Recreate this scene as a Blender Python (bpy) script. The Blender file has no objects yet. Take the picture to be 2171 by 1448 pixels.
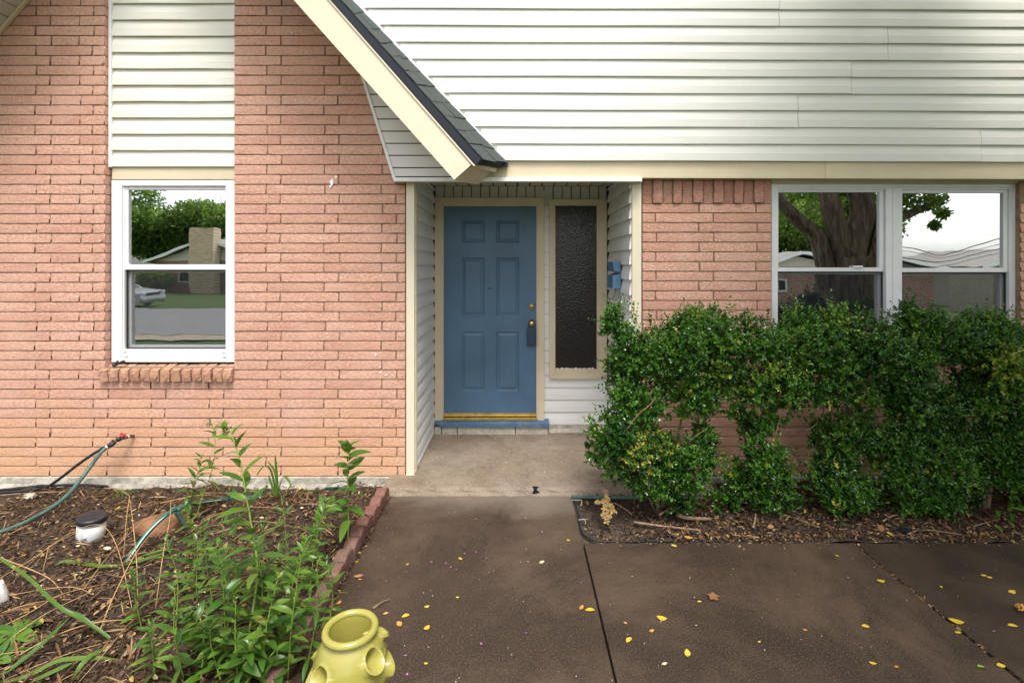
import bpy, bmesh, math, random
import numpy as np
from mathutils import Vector, Matrix, Quaternion

random.seed(7); rng = np.random.default_rng(7)
sc = bpy.context.scene
COL = sc.collection
R = math.radians

# ---------------------------------------------------------------- camera
F = 1060.0; PX = 1097.0; PY = 562.0; CY = -3.872; CH = 1.665     # focal (px of the 2171 px frame), principal point, camera place
cam_d = bpy.data.cameras.new('camera'); cam = bpy.data.objects.new('camera', cam_d); COL.objects.link(cam)
cam.location = (0, CY, CH); cam.rotation_euler = (R(90), 0, 0)
cam_d.sensor_width = 36; cam_d.lens = F / 2171 * 36
cam_d.shift_x = -(PX - 1085.5) / 2171; cam_d.shift_y = -(724 - PY) / 2171
cam_d.clip_start = 0.05; cam_d.clip_end = 2000
sc.camera = cam

# ---------------------------------------------------------------- sky, sun, exposure
world = bpy.data.worlds.new('World'); sc.world = world; world.use_nodes = True
wn = world.node_tree; wn.nodes.clear()
SUN_EL, SUN_ROT = 64, 165
sky = wn.nodes.new('ShaderNodeTexSky'); sky.sky_type = 'NISHITA'; sky.sun_disc = False
sky.sun_elevation = R(SUN_EL); sky.sun_rotation = R(SUN_ROT)
sky.air_density = 1.0; sky.dust_density = 3.0; sky.ozone_density = 0.6
hs = wn.nodes.new('ShaderNodeHueSaturation'); hs.inputs['Saturation'].default_value = 0.22   # thin overcast
bg = wn.nodes.new('ShaderNodeBackground'); bg.inputs['Strength'].default_value = 0.12
wo = wn.nodes.new('ShaderNodeOutputWorld')
wn.links.new(sky.outputs[0], hs.inputs['Color']); cl = wn.nodes.new('ShaderNodeTexNoise'); cl.inputs['Scale'].default_value = 3.2; cl.inputs['Detail'].default_value = 6      # mottled cloud cover
tc = wn.nodes.new('ShaderNodeTexCoord'); wn.links.new(tc.outputs['Generated'], cl.inputs['Vector'])
mr = wn.nodes.new('ShaderNodeMapRange'); mr.inputs[1].default_value = 0.3; mr.inputs[2].default_value = 0.7; mr.inputs[3].default_value = 0.8; mr.inputs[4].default_value = 1.25
wn.links.new(cl.outputs[0], mr.inputs[0]); wn.links.new(mr.outputs[0], hs.inputs['Value']); wn.links.new(hs.outputs[0], bg.inputs['Color']); wn.links.new(bg.outputs[0], wo.inputs[0])
sun_d = bpy.data.lights.new('sun', 'SUN'); sun_d.energy = 1.5; sun_d.angle = R(20); sun_d.color = (1, 0.96, 0.9)
sun = bpy.data.objects.new('sun', sun_d); COL.objects.link(sun)
_e, _r = R(SUN_EL), R(SUN_ROT)
sun_dir = Vector((math.sin(_r) * math.cos(_e), math.cos(_r) * math.cos(_e), math.sin(_e)))
sun.rotation_euler = (-sun_dir).to_track_quat('-Z', 'Y').to_euler(); sun.location = sun_dir * 30
sc.view_settings.view_transform = 'Standard'; sc.view_settings.look = 'None'
sc.view_settings.gamma = 1.0; sc.view_settings.use_curve_mapping = False
sc.view_settings.exposure = 1.36
sc.render.engine = 'CYCLES'
sc.cycles.use_denoising = True
sc.cycles.max_bounces = 8; sc.cycles.diffuse_bounces = 3; sc.cycles.glossy_bounces = 4
sc.cycles.transparent_max_bounces = 16; sc.cycles.caustics_reflective = False; sc.cycles.caustics_refractive = False

# ---------------------------------------------------------------- measuring: photo pixel -> place on a known plane
def W(px, py, Y):
    d = Y - CY
    return Vector(((px - PX) * d / F, Y, CH - (py - PY) * d / F))
def WX(px, Y): return (px - PX) * (Y - CY) / F
def WZ(py, Y): return CH - (py - PY) * (Y - CY) / F
def G(px, py, z=0.0):
    d = F * (CH - z) / (py - PY)
    return Vector(((px - PX) * d / F, CY + d, z))

# ---------------------------------------------------------------- materials
MATS = {}
def nmat(name):
    m = bpy.data.materials.new(name); m.use_nodes = True
    nt = m.node_tree; b = nt.nodes['Principled BSDF']
    MATS[name] = m
    return m, nt, b
def N(nt, t, **kw):
    n = nt.nodes.new(t)
    for k, v in kw.items(): setattr(n, k, v)
    return n
def ramp(nt, stops, src):
    r = N(nt, 'ShaderNodeValToRGB'); el = r.color_ramp.elements
    while len(el) > 1: el.remove(el[-1])
    el[0].position = stops[0][0]; el[0].color = (*stops[0][1], 1)
    for p, c in stops[1:]:
        e = el.new(p); e.color = (*c, 1)
    nt.links.new(src, r.inputs[0]); return r
def noise(nt, scale, detail=4, rough=0.55, vec=None, dist=0.0):
    n = N(nt, 'ShaderNodeTexNoise'); n.inputs['Scale'].default_value = scale
    n.inputs['Detail'].default_value = detail; n.inputs['Roughness'].default_value = rough; n.inputs['Distortion'].default_value = dist
    if vec is not None: nt.links.new(vec, n.inputs['Vector'])
    return n
def pos(nt): return N(nt, 'ShaderNodeNewGeometry').outputs['Position']
def mapped(nt, src, scale):
    m = N(nt, 'ShaderNodeMapping'); m.inputs['Scale'].default_value = scale; nt.links.new(src, m.inputs[0]); return m.outputs[0]
def mixc(nt, a, b, fac, mode='MIX'):
    m = N(nt, 'ShaderNodeMix', data_type='RGBA', blend_type=mode)
    for sock, v in ((m.inputs[6], a), (m.inputs[7], b)):
        if hasattr(v, 'is_output'): nt.links.new(v, sock)
        else: sock.default_value = (*v, 1)
    if hasattr(fac, 'is_output'): nt.links.new(fac, m.inputs[0])
    else: m.inputs[0].default_value = fac
    return m.outputs[2]
def mrange(nt, src, a, b, c=0.0, d=1.0):
    m = N(nt, 'ShaderNodeMapRange'); nt.links.new(src, m.inputs[0])
    for i, v in enumerate((a, b, c, d)): m.inputs[i + 1].default_value = v
    return m.outputs[0]
def math_(nt, op, a, b=None):
    m = N(nt, 'ShaderNodeMath', operation=op)
    for i, v in enumerate((a, b)):
        if v is None: continue
        if hasattr(v, 'is_output'): nt.links.new(v, m.inputs[i])
        else: m.inputs[i].default_value = v
    return m.outputs[0]
def bump(nt, b, h, strength=0.4, dist=0.01):
    bp = N(nt, 'ShaderNodeBump'); bp.inputs['Strength'].default_value = strength; bp.inputs['Distance'].default_value = dist
    nt.links.new(h, bp.inputs['Height']); nt.links.new(bp.outputs[0], b.inputs['Normal'])
def spec(b, rough, s=0.5):
    b.inputs['Roughness'].default_value = rough; b.inputs['Specular IOR Level'].default_value = s

def simple(name, col, rough=0.6, s=0.5, var=0.12, nscale=6, bscale=None, bstr=0.2, bdist=0.003, metal=0.0, dirt=None):
    """one base colour, broken up by noise, optional fine relief and dirt patches"""
    m, nt, b = nmat(name); P = pos(nt)
    n1 = noise(nt, nscale, 5, 0.6, P)
    dark = tuple(c * (1 - var) for c in col); lite = tuple(min(1, c * (1 + var)) for c in col)
    c = ramp(nt, [(0.3, dark), (0.7, lite)], n1.outputs[0]).outputs[0]
    if dirt:
        n2 = noise(nt, dirt[1], 6, 0.7, P)
        c = mixc(nt, c, dirt[0], math_(nt, 'MULTIPLY', mrange(nt, n2.outputs[0], 0.5, 0.75), dirt[2]))
    nt.links.new(c, b.inputs['Base Color'])
    b.inputs['Metallic'].default_value = metal
    spec(b, rough, s)
    if bscale: bump(nt, b, noise(nt, bscale, 4, 0.6, P).outputs[0], bstr, bdist)
    return m

def brick_mat(name, cols, stain=True, nearground=(1.0, 0.62, 0.4)):
    m, nt, b = nmat(name); P = pos(nt)
    oi = N(nt, 'ShaderNodeObjectInfo')
    n1 = noise(nt, 75, 5, 0.75, mapped(nt, P, (0.6, 1, 1)), 0.5); n2 = noise(nt, 3.2, 4, 0.6, P)
    c = ramp(nt, [(0.34, cols[0]), (0.5, cols[1]), (0.64, cols[2])], n1.outputs[0]).outputs[0]
    c = mixc(nt, c, cols[0], math_(nt, 'MULTIPLY', mrange(nt, oi.outputs['Random'], 0.0, 1.0), 0.5))
    c = mixc(nt, c, cols[3], math_(nt, 'MULTIPLY', mrange(nt, n2.outputs[0], 0.45, 0.7), 0.45))
    if stain:   # soil-splash tint on the lowest courses, ragged upper limit
        sx = N(nt, 'ShaderNodeSeparateXYZ'); nt.links.new(P, sx.inputs[0])
        z = math_(nt, 'ADD', sx.outputs[2], math_(nt, 'MULTIPLY', mrange(nt, n2.outputs[0], 0.3, 0.7, -1, 1), 0.22))
        c = mixc(nt, c, (0.70, 0.42, 0.22), math_(nt, 'MULTIPLY', mrange(nt, z, 0.7, 0.1), 0.55))
    # small pale flecks of spilled paint / lime
    n3 = noise(nt, 55, 2, 0.5, P)
    c = mixc(nt, c, (0.72, 0.62, 0.55), mrange(nt, n3.outputs[0], 0.74, 0.78))
    nt.links.new(c, b.inputs['Base Color']); spec(b, 0.9, 0.25)
    v = N(nt, 'ShaderNodeTexVoronoi'); v.inputs['Scale'].default_value = 95; nt.links.new(P, v.inputs['Vector'])
    hgt = math_(nt, 'ADD', noise(nt, 48, 7, 0.72, P, 0.6).outputs[0], math_(nt, 'MULTIPLY', v.outputs[0], 0.25))
    bump(nt, b, hgt, 0.75, 0.013)
    return m
brick_mat('brick', [(0.48, 0.236, 0.168), (0.63, 0.358, 0.264), (0.75, 0.498, 0.39), (0.67, 0.425, 0.322)])
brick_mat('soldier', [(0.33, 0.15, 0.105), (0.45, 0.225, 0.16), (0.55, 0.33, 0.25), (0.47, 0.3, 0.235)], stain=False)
brick_mat('sillbrick', [(0.36, 0.18, 0.115), (0.48, 0.26, 0.175), (0.6, 0.37, 0.27), (0.45, 0.27, 0.15)], stain=False)
simple('mortar', (0.29, 0.195, 0.13), 0.95, 0.2, 0.25, 14, 120, 0.5, 0.004)

def siding_mat(name, col, dirtcol=(0.42, 0.38, 0.27), amt=0.35):
    m, nt, b = nmat(name); P = pos(nt)
    v = mapped(nt, P, (0.7, 0.7, 9)); n = noise(nt, 2.4, 5, 0.6, v)
    n2 = noise(nt, 1.1, 4, 0.6, P)
    c = mixc(nt, col, tuple(x * 0.9 for x in col), n.outputs[0])
    c = mixc(nt, c, dirtcol, math_(nt, 'MULTIPLY', mrange(nt, n2.outputs[0], 0.42, 0.75), amt))
    sp = noise(nt, 70, 2, 0.4, P); c = mixc(nt, c, (0.12, 0.1, 0.07), mrange(nt, sp.outputs[0], 0.795, 0.82))
    nt.links.new(c, b.inputs['Base Color']); spec(b, 0.42, 0.35)
    vg = mapped(nt, P, (6, 6, 160)); bump(nt, b, noise(nt, 3, 3, 0.6, vg).outputs[0], 0.12, 0.002)
    return m
siding_mat('siding', (0.78, 0.765, 0.72), (0.6, 0.56, 0.44), 0.12)
siding_mat('siding_old', (0.82, 0.79, 0.71), (0.55, 0.46, 0.3), 0.4)
siding_mat('siding_porch', (0.86, 0.855, 0.835), (0.5, 0.46, 0.37), 0.25)
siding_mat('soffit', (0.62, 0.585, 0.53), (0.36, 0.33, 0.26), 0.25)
siding_mat('soffit_white', (0.76, 0.725, 0.71), (0.5, 0.45, 0.38), 0.2)
simple('groove', (0.06, 0.05, 0.04), 0.9, 0.2)
simple('cream', (0.66, 0.56, 0.39), 0.5, 0.4, 0.05, 3, 60, 0.08, 0.001, dirt=((0.45, 0.38, 0.24), 2.0, 0.25))
simple('cream_light', (0.70, 0.62, 0.47), 0.5, 0.4, 0.04, 3, 60, 0.08, 0.001, dirt=((0.5, 0.42, 0.28), 2.4, 0.22))
simple('casing', (0.66, 0.56, 0.40), 0.5, 0.4, 0.05, 4, 80, 0.08, 0.001, dirt=((0.36, 0.29, 0.18), 5.0, 0.25))
simple('white_trim', (0.80, 0.80, 0.79), 0.4, 0.45, 0.04, 5, dirt=((0.45, 0.4, 0.32), 6.0, 0.3))
simple('vinyl', (0.76, 0.76, 0.77), 0.3, 0.5, 0.03, 5, dirt=((0.5, 0.46, 0.4), 9.0, 0.25))
simple('door_blue', (0.076, 0.155, 0.248), 0.42, 0.45, 0.12, 2.2, 170, 0.18, 0.0012, dirt=((0.05, 0.085, 0.14), 1.6, 0.5))
simple('blue_wood', (0.07, 0.14, 0.235), 0.5, 0.45, 0.15, 9, 60, 0.3, 0.002, dirt=((0.45, 0.45, 0.45), 14.0, 0.35))
simple('blue_metal', (0.10, 0.22, 0.37), 0.4, 0.5, 0.08, 8)
simple('lockbox', (0.018, 0.042, 0.08), 0.45, 0.5, 0.15, 30)
simple('gold', (0.52, 0.38, 0.12), 0.35, 0.6, 0.3, 20, metal=0.8)
simple('brass', (0.36, 0.24, 0.09), 0.32, 0.5, 0.3, 60, metal=0.95)
simple('brass_bright', (0.75, 0.6, 0.32), 0.22, 0.5, 0.1, 60, metal=1.0)
simple('brass_dull', (0.16, 0.12, 0.06), 0.5, 0.5, 0.4, 90, metal=0.8)
simple('black_plastic', (0.016, 0.017, 0.02), 0.42, 0.5, 0.3, 30)
simple('black_rubber', (0.018, 0.019, 0.022), 0.6, 0.3, 0.3, 12)
simple('wire', (0.03, 0.03, 0.03), 0.5, 0.5)
simple('green_hose', (0.045, 0.105, 0.085), 0.45, 0.5, 0.25, 9, dirt=((0.16, 0.17, 0.14), 7.0, 0.6))
simple('green_hose_new', (0.012, 0.12, 0.095), 0.35, 0.5, 0.2, 9)
simple('stripe', (0.55, 0.62, 0.5), 0.5, 0.4)
simple('red_plastic', (0.5, 0.03, 0.045), 0.4, 0.5, 0.2, 80)
simple('white_pvc', (0.72, 0.72, 0.7), 0.5, 0.4, 0.08, 20, dirt=((0.26, 0.19, 0.13), 13.0, 0.9))
simple('white_paint', (0.8, 0.8, 0.78), 0.5, 0.4, 0.05, 20)
simple('rock', (0.2, 0.1, 0.055), 0.9, 0.2, 0.5, 9, 40, 0.9, 0.012, dirt=((0.1, 0.06, 0.04), 6.0, 0.7))
simple('shingle', (0.066, 0.076, 0.072), 0.95, 0.2, 0.35, 160, 300, 0.8, 0.003)
simple('shingle_edge', (0.03, 0.033, 0.045), 0.9, 0.3, 0.4, 200, 300, 0.5, 0.002)
simple('found_conc', (0.46, 0.42, 0.35), 0.95, 0.2, 0.22, 22, 70, 0.8, 0.008, dirt=((0.2, 0.16, 0.11), 9.0, 0.7))
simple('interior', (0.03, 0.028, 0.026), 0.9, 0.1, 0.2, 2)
simple('curtain', (0.5, 0.52, 0.52), 0.9, 0.1, 0.1, 5)
simple('bark', (0.105, 0.08, 0.062), 0.95, 0.15, 0.5, 7, 22, 1.0, 0.05)
def bark_mat():
    m, nt, b = nmat('tree_bark'); P = pos(nt); v = mapped(nt, P, (1, 1, 0.16)); n = noise(nt, 22, 6, 0.7, v, 0.6)
    c = ramp(nt, [(0.35, (0.07, 0.055, 0.045)), (0.52, (0.2, 0.165, 0.135)), (0.68, (0.34, 0.29, 0.24))], n.outputs[0]).outputs[0]
    nt.links.new(c, b.inputs['Base Color']); spec(b, 0.9, 0.2); bump(nt, b, n.outputs[0], 1.0, 0.06)
bark_mat()
simple('twig', (0.16, 0.11, 0.07), 0.9, 0.2, 0.35, 40)
simple('deadwood', (0.24, 0.155, 0.1), 0.9, 0.2, 0.35, 30)
simple('straw', (0.38, 0.235, 0.105), 0.75, 0.25, 0.25, 18)
simple('stem_green', (0.2, 0.26, 0.05), 0.6, 0.3, 0.25, 18)
simple('silver_paint', (0.42, 0.44, 0.46), 0.25, 0.6, 0.03, 3, metal=0.6)
simple('dark_glass', (0.015, 0.018, 0.02), 0.08, 0.6)
simple('lamp_glass', (0.6, 0.62, 0.62), 0.15, 0.6)
simple('asphalt', (0.23, 0.23, 0.235), 0.9, 0.2, 0.15, 2, 60, 0.4, 0.01)
simple('path_tan', (0.36, 0.30, 0.23), 0.9, 0.2, 0.12, 3)


def far_bricks(name, a, b, c):
    m, nt, bs = nmat(name); sx = N(nt, 'ShaderNodeSeparateXYZ'); nt.links.new(pos(nt), sx.inputs[0]); cb = N(nt, 'ShaderNodeCombineXYZ')
    nt.links.new(sx.outputs[0], cb.inputs[0]); nt.links.new(sx.outputs[2], cb.inputs[1])
    t = N(nt, 'ShaderNodeTexBrick'); nt.links.new(cb.outputs[0], t.inputs[0]); t.inputs['Scale'].default_value = 1.0
    for k_, v_ in (('Color1', a), ('Color2', b), ('Mortar', c)): t.inputs[k_].default_value = (*v_, 1)
    t.inputs['Mortar Size'].default_value = 0.012; t.inputs['Brick Width'].default_value = 0.32; t.inputs['Row Height'].default_value = 0.1
    nt.links.new(t.outputs[0], bs.inputs['Base Color']); spec(bs, 0.9, 0.2)
far_bricks('far_wall', (0.36, 0.18, 0.13), (0.26, 0.12, 0.09), (0.4, 0.32, 0.27)); far_bricks('far_brick', (0.46, 0.26, 0.19), (0.3, 0.15, 0.11), (0.5, 0.42, 0.36))
far_bricks('far_tanbrick', (0.56, 0.42, 0.27), (0.42, 0.29, 0.18), (0.6, 0.52, 0.42))
simple('far_siding', (0.62, 0.57, 0.5), 0.8, 0.2, 0.06, 3)
simple('far_roof', (0.20, 0.185, 0.175), 0.95, 0.2, 0.2, 8)
simple('cable', (0.02, 0.02, 0.02), 0.7, 0.3)
simple('petal', (0.42, 0.16, 0.40), 0.6, 0.3, 0.25, 50)
simple('cloth_black', (0.012, 0.011, 0.014), 0.9, 0.1)
simple('fluff', (0.62, 0.62, 0.66), 0.95, 0.1)

def concrete_mat(name, base, fleck, stain, stainamt, cracks=False, rough=0.8):
    m, nt, b = nmat(name); P = pos(nt)
    n1 = noise(nt, 1.5, 6, 0.65, P, 0.4); n2 = noise(nt, 5.5, 5, 0.65, P); n3 = noise(nt, 150, 4, 0.8, P)
    c = mixc(nt, tuple(x * 0.72 for x in base), tuple(min(1, x * 1.3) for x in base), n2.outputs[0])
    c = mixc(nt, c, stain, math_(nt, 'MULTIPLY', mrange(nt, n1.outputs[0], 0.4, 0.68), stainamt))
    c = mixc(nt, c, fleck, math_(nt, 'MULTIPLY', mrange(nt, n3.outputs[0], 0.53, 0.62), 0.9))
    n5 = noise(nt, 110, 3, 0.7, P)
    c = mixc(nt, c, tuple(x * 0.35 for x in base), math_(nt, 'MULTIPLY', mrange(nt, n5.outputs[0], 0.58, 0.72), 0.6))
    if cracks:
        w = noise(nt, 6, 5, 0.7, P); vv = N(nt, 'ShaderNodeVectorMath', operation='ADD')
        sc_ = N(nt, 'ShaderNodeVectorMath', operation='SCALE'); nt.links.new(w.outputs['Color'], sc_.inputs[0]); sc_.inputs['Scale'].default_value = 0.35
        nt.links.new(P, vv.inputs[0]); nt.links.new(sc_.outputs[0], vv.inputs[1])
        v = N(nt, 'ShaderNodeTexVoronoi', feature='DISTANCE_TO_EDGE'); v.inputs['Scale'].default_value = 0.95; nt.links.new(vv.outputs[0], v.inputs['Vector'])
        c = mixc(nt, c, (0.07, 0.055, 0.04), math_(nt, 'MULTIPLY', mrange(nt, v.outputs['Distance'], 0.0055, 0.0), 0.75))
        n4 = noise(nt, 3.1, 6, 0.7, P, 0.8); c = mixc(nt, c, (0.075, 0.055, 0.04), math_(nt, 'MULTIPLY', mrange(nt, n4.outputs[0], 0.54, 0.72), 0.55))
    n6 = noise(nt, 0.9, 7, 0.75, P, 0.3); c = mixc(nt, c, fleck, math_(nt, 'MULTIPLY', mrange(nt, n6.outputs[0], 0.44, 0.70), 0.62))
    n7 = noise(nt, 3.4, 7, 0.8, P, 0.3); c = mixc(nt, c, tuple(x * 0.35 for x in base), math_(nt, 'MULTIPLY', mrange(nt, n7.outputs[0], 0.56, 0.74), 0.4))
    if name == 'walk':    # worn, dusty strip at the foot of the step
        sx = N(nt, 'ShaderNodeSeparateXYZ'); nt.links.new(P, sx.inputs[0])
        yy = math_(nt, 'ADD', sx.outputs[1], math_(nt, 'MULTIPLY', mrange(nt, n1.outputs[0], 0.3, 0.7, -1, 1), 0.2))
        c = mixc(nt, c, (0.2, 0.165, 0.13), math_(nt, 'MULTIPLY', mrange(nt, yy, -0.58, -0.25), 0.7))
    nt.links.new(c, b.inputs['Base Color']); spec(b, rough, 0.4)
    bump(nt, b, math_(nt, 'ADD', n3.outputs[0], n2.outputs[0]), 0.45, 0.004)
    return m
concrete_mat('walk', (0.034, 0.0225, 0.0155), (0.145, 0.097, 0.063), (0.018, 0.0125, 0.009), 0.8, rough=0.5)
concrete_mat('walk_shaded', (0.026, 0.017, 0.0115), (0.1, 0.066, 0.04), (0.015, 0.0105, 0.008), 0.8, rough=0.55)  # tree shade on the right slab put into the colour
concrete_mat('porch', (0.20, 0.15, 0.105), (0.36, 0.31, 0.25), (0.105, 0.062, 0.033), 0.85, cracks=True)
concrete_mat('edging', (0.15, 0.056, 0.04), (0.28, 0.18, 0.14), (0.075, 0.048, 0.038), 0.95)
concrete_mat('joint_fill', (0.045, 0.032, 0.022), (0.14, 0.085, 0.04), (0.02, 0.015, 0.012), 0.7)
concrete_mat('soil', (0.042, 0.031, 0.024), (0.11, 0.08, 0.055), (0.025, 0.018, 0.014), 0.7)
concrete_mat('mulch', (0.032, 0.021, 0.014), (0.1, 0.064, 0.036), (0.02, 0.013, 0.009), 0.8)

def lawn_mat():
    m, nt, b = nmat('lawn'); P = pos(nt)
    n1 = noise(nt, 0.35, 5, 0.6, P); n2 = noise(nt, 14, 4, 0.7, P)
    c = mixc(nt, (0.05, 0.10, 0.022), (0.11, 0.16, 0.035), n1.outputs[0])
    c = mixc(nt, c, (0.03, 0.055, 0.012), mrange(nt, n2.outputs[0], 0.4, 0.7))
    nt.links.new(c, b.inputs['Base Color']); spec(b, 0.9, 0.2); bump(nt, b, n2.outputs[0], 0.8, 0.05)
lawn_mat()

def leaf_mat(name, stops, rough=0.32, s=0.5, trans=0.25):
    """colour from the per-leaf 'tint' attribute; part of the light passes through"""
    m, nt, b = nmat(name)
    at = N(nt, 'ShaderNodeAttribute', attribute_name='tint')
    c = ramp(nt, stops, at.outputs['Fac']).outputs[0]
    nt.links.new(c, b.inputs['Base Color']); spec(b, rough, s)
    if trans:
        t = N(nt, 'ShaderNodeBsdfTranslucent'); nt.links.new(mixc(nt, c, (0.75, 0.9, 0.15), 0.35, 'MULTIPLY'), t.inputs[0])
        mx = N(nt, 'ShaderNodeMixShader'); mx.inputs[0].default_value = trans
        nt.links.new(b.outputs[0], mx.inputs[1]); nt.links.new(t.outputs[0], mx.inputs[2])
        nt.links.new(mx.outputs[0], nt.nodes['Material Output'].inputs[0])
    return m
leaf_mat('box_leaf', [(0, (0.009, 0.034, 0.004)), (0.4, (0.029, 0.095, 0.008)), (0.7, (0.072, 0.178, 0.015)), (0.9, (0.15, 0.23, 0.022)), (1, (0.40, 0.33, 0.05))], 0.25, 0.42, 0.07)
leaf_mat('tree_leaf', [(0, (0.05, 0.11, 0.022)), (0.6, (0.15, 0.25, 0.04)), (1, (0.32, 0.40, 0.07))], 0.4, 0.4, 0.5)
leaf_mat('litter', [(0, (0.022, 0.014, 0.010)), (0.25, (0.065, 0.036, 0.021)), (0.45, (0.15, 0.08, 0.04)), (0.65, (0.23, 0.125, 0.055)), (0.82, (0.34, 0.24, 0.13)), (0.93, (0.5, 0.33, 0.06)), (1, (0.6, 0.52, 0.42))], 0.7, 0.3, 0.12)
leaf_mat('speck', [(0, (0.5, 0.4, 0.5)), (0.3, (0.6, 0.55, 0.58)), (0.55, (0.55, 0.4, 0.2)), (0.8, (0.65, 0.6, 0.5)), (1, (0.5, 0.33, 0.05))], 0.7, 0.3, 0.0)

def obj_leaf_mat(name, a, bb, rough=0.4, trans=0.25, spots=None, nscale=14):
    m, nt, b = nmat(name); oi = N(nt, 'ShaderNodeObjectInfo'); P = pos(nt)
    c = mixc(nt, a, bb, oi.outputs['Random'])
    if spots: c = mixc(nt, c, spots, mrange(nt, noise(nt, nscale, 4, 0.6, P).outputs[0], 0.62, 0.7))
    nt.links.new(c, b.inputs['Base Color']); spec(b, rough, 0.45)
    t = N(nt, 'ShaderNodeBsdfTranslucent'); nt.links.new(c, t.inputs[0])
    mx = N(nt, 'ShaderNodeMixShader'); mx.inputs[0].default_value = trans
    nt.links.new(b.outputs[0], mx.inputs[1]); nt.links.new(t.outputs[0], mx.inputs[2]); nt.links.new(mx.outputs[0], nt.nodes['Material Output'].inputs[0])
obj_leaf_mat('weed_leaf', (0.045, 0.12, 0.016), (0.115, 0.21, 0.026), 0.32, 0.3, (0.35, 0.3, 0.09))
obj_leaf_mat('strap_leaf', (0.06, 0.14, 0.02), (0.12, 0.2, 0.03), 0.36, 0.3, (0.38, 0.33, 0.07), 6)
obj_leaf_mat('yellow_leaf', (0.62, 0.42, 0.03), (0.72, 0.55, 0.06), 0.5, 0.2, (0.45, 0.24, 0.04), 60)
obj_leaf_mat('orange_leaf', (0.5, 0.24, 0.06), (0.58, 0.34, 0.08), 0.6, 0.15, (0.25, 0.12, 0.04), 70)
obj_leaf_mat('brown_leaf', (0.24, 0.11, 0.045), (0.36, 0.19, 0.08), 0.7, 0.1, (0.12, 0.06, 0.03), 50)
obj_leaf_mat('pale_leaf', (0.5, 0.45, 0.3), (0.56, 0.5, 0.3), 0.7, 0.1, (0.3, 0.25, 0.15), 60)
obj_leaf_mat('green_leaf', (0.2, 0.38, 0.04), (0.22, 0.4, 0.05), 0.5, 0.2)

def glass_mat(name, refl, tint, rough=0.0, wave=0.0):
    m, nt, b = nmat(name); nt.nodes.remove(b)
    g = N(nt, 'ShaderNodeBsdfGlossy'); g.inputs['Roughness'].default_value = rough; g.inputs['Color'].default_value = (0.93, 0.97, 0.96, 1)
    t = N(nt, 'ShaderNodeBsdfTransparent'); t.inputs['Color'].default_value = (*tint, 1)
    mx = N(nt, 'ShaderNodeMixShader'); mx.inputs[0].default_value = refl
    nt.links.new(t.outputs[0], mx.inputs[1]); nt.links.new(g.outputs[0], mx.inputs[2]); nt.links.new(mx.outputs[0], nt.nodes['Material Output'].inputs[0])
    if wave:
        bp = N(nt, 'ShaderNodeBump'); bp.inputs['Strength'].default_value = wave; bp.inputs['Distance'].default_value = 0.02
        nt.links.new(noise(nt, 5, 1, 0.4, pos(nt)).outputs[0], bp.inputs['Height']); nt.links.new(bp.outputs[0], g.inputs['Normal'])
glass_mat('glass', 0.84, (0.6, 0.65, 0.65), 0.0, 0.017)
def screen_mat():
    m, nt, b = nmat('insect_screen'); b.inputs['Base Color'].default_value = (0.03, 0.032, 0.036, 1); spec(b, 0.6, 0.3)
    t = N(nt, 'ShaderNodeBsdfTransparent'); mx = N(nt, 'ShaderNodeMixShader'); mx.inputs[0].default_value = 0.2
    nt.links.new(t.outputs[0], mx.inputs[1]); nt.links.new(b.outputs[0], mx.inputs[2]); nt.links.new(mx.outputs[0], nt.nodes['Material Output'].inputs[0])
screen_mat()
def hammered():
    m, nt, b = nmat('hammered_glass'); P = pos(nt); b.inputs['Base Color'].default_value = (0.02, 0.017, 0.015, 1); spec(b, 0.2, 0.4)
    v = N(nt, 'ShaderNodeTexVoronoi', feature='SMOOTH_F1'); v.inputs['Scale'].default_value = 92; nt.links.new(mapped(nt, P, (1, 1, 0.75)), v.inputs['Vector'])
    bump(nt, b, v.outputs[0], 0.42, 0.008)
hammered()
def glaze():
    m, nt, b = nmat('glaze'); P = pos(nt)
    n = noise(nt, 9, 5, 0.6, mapped(nt, P, (1, 1, 4)))
    c = mixc(nt, (0.28, 0.245, 0.045), (0.35, 0.32, 0.08), n.outputs[0])
    c = mixc(nt, c, (0.22, 0.18, 0.06), mrange(nt, noise(nt, 26, 4, 0.7, P).outputs[0], 0.68, 0.8))
    nt.links.new(c, b.inputs['Base Color']); spec(b, 0.24, 0.5); b.inputs['Coat Weight'].default_value = 0.25; b.inputs['Coat Roughness'].default_value = 0.06
    bump(nt, b, noise(nt, 22, 3, 0.5, mapped(nt, P, (1, 1, 5))).outputs[0], 0.08, 0.004)
glaze()

# ---------------------------------------------------------------- object helpers
WORLD_INV = {}
def prop(o, label=None, cat=None, group=None, kind=None):
    if label: o['label'] = label
    if cat: o['category'] = cat
    if group: o['group'] = group
    if kind: o['kind'] = kind
    return o
def link(o, parent=None):
    COL.objects.link(o)
    if parent is not None:
        o.parent = parent
        o.matrix_parent_inverse = WORLD_INV.get(parent.name, Matrix.Identity(4))
    return o
def thing(name, label, cat, loc=(0, 0, 0), group=None):
    o = bpy.data.objects.new(name, None); o.empty_display_size = 0.1; COL.objects.link(o)
    o.location = loc; WORLD_INV[o.name] = Matrix.Translation(-Vector(loc))
    return prop(o, label, cat, group)
def mesh(verts, faces, mat, smooth=False, name='mesh'):
    me = bpy.data.meshes.new(name); me.from_pydata([tuple(v) for v in verts], [], faces)
    me.materials.append(MATS[mat])
    if smooth: me.polygons.foreach_set('use_smooth', [True] * len(me.polygons))
    me.update(); return me
def mk(name, verts, faces, mat, parent=None, smooth=False):
    return link(bpy.data.objects.new(name, mesh(verts, faces, mat, smooth, name)), parent)
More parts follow.
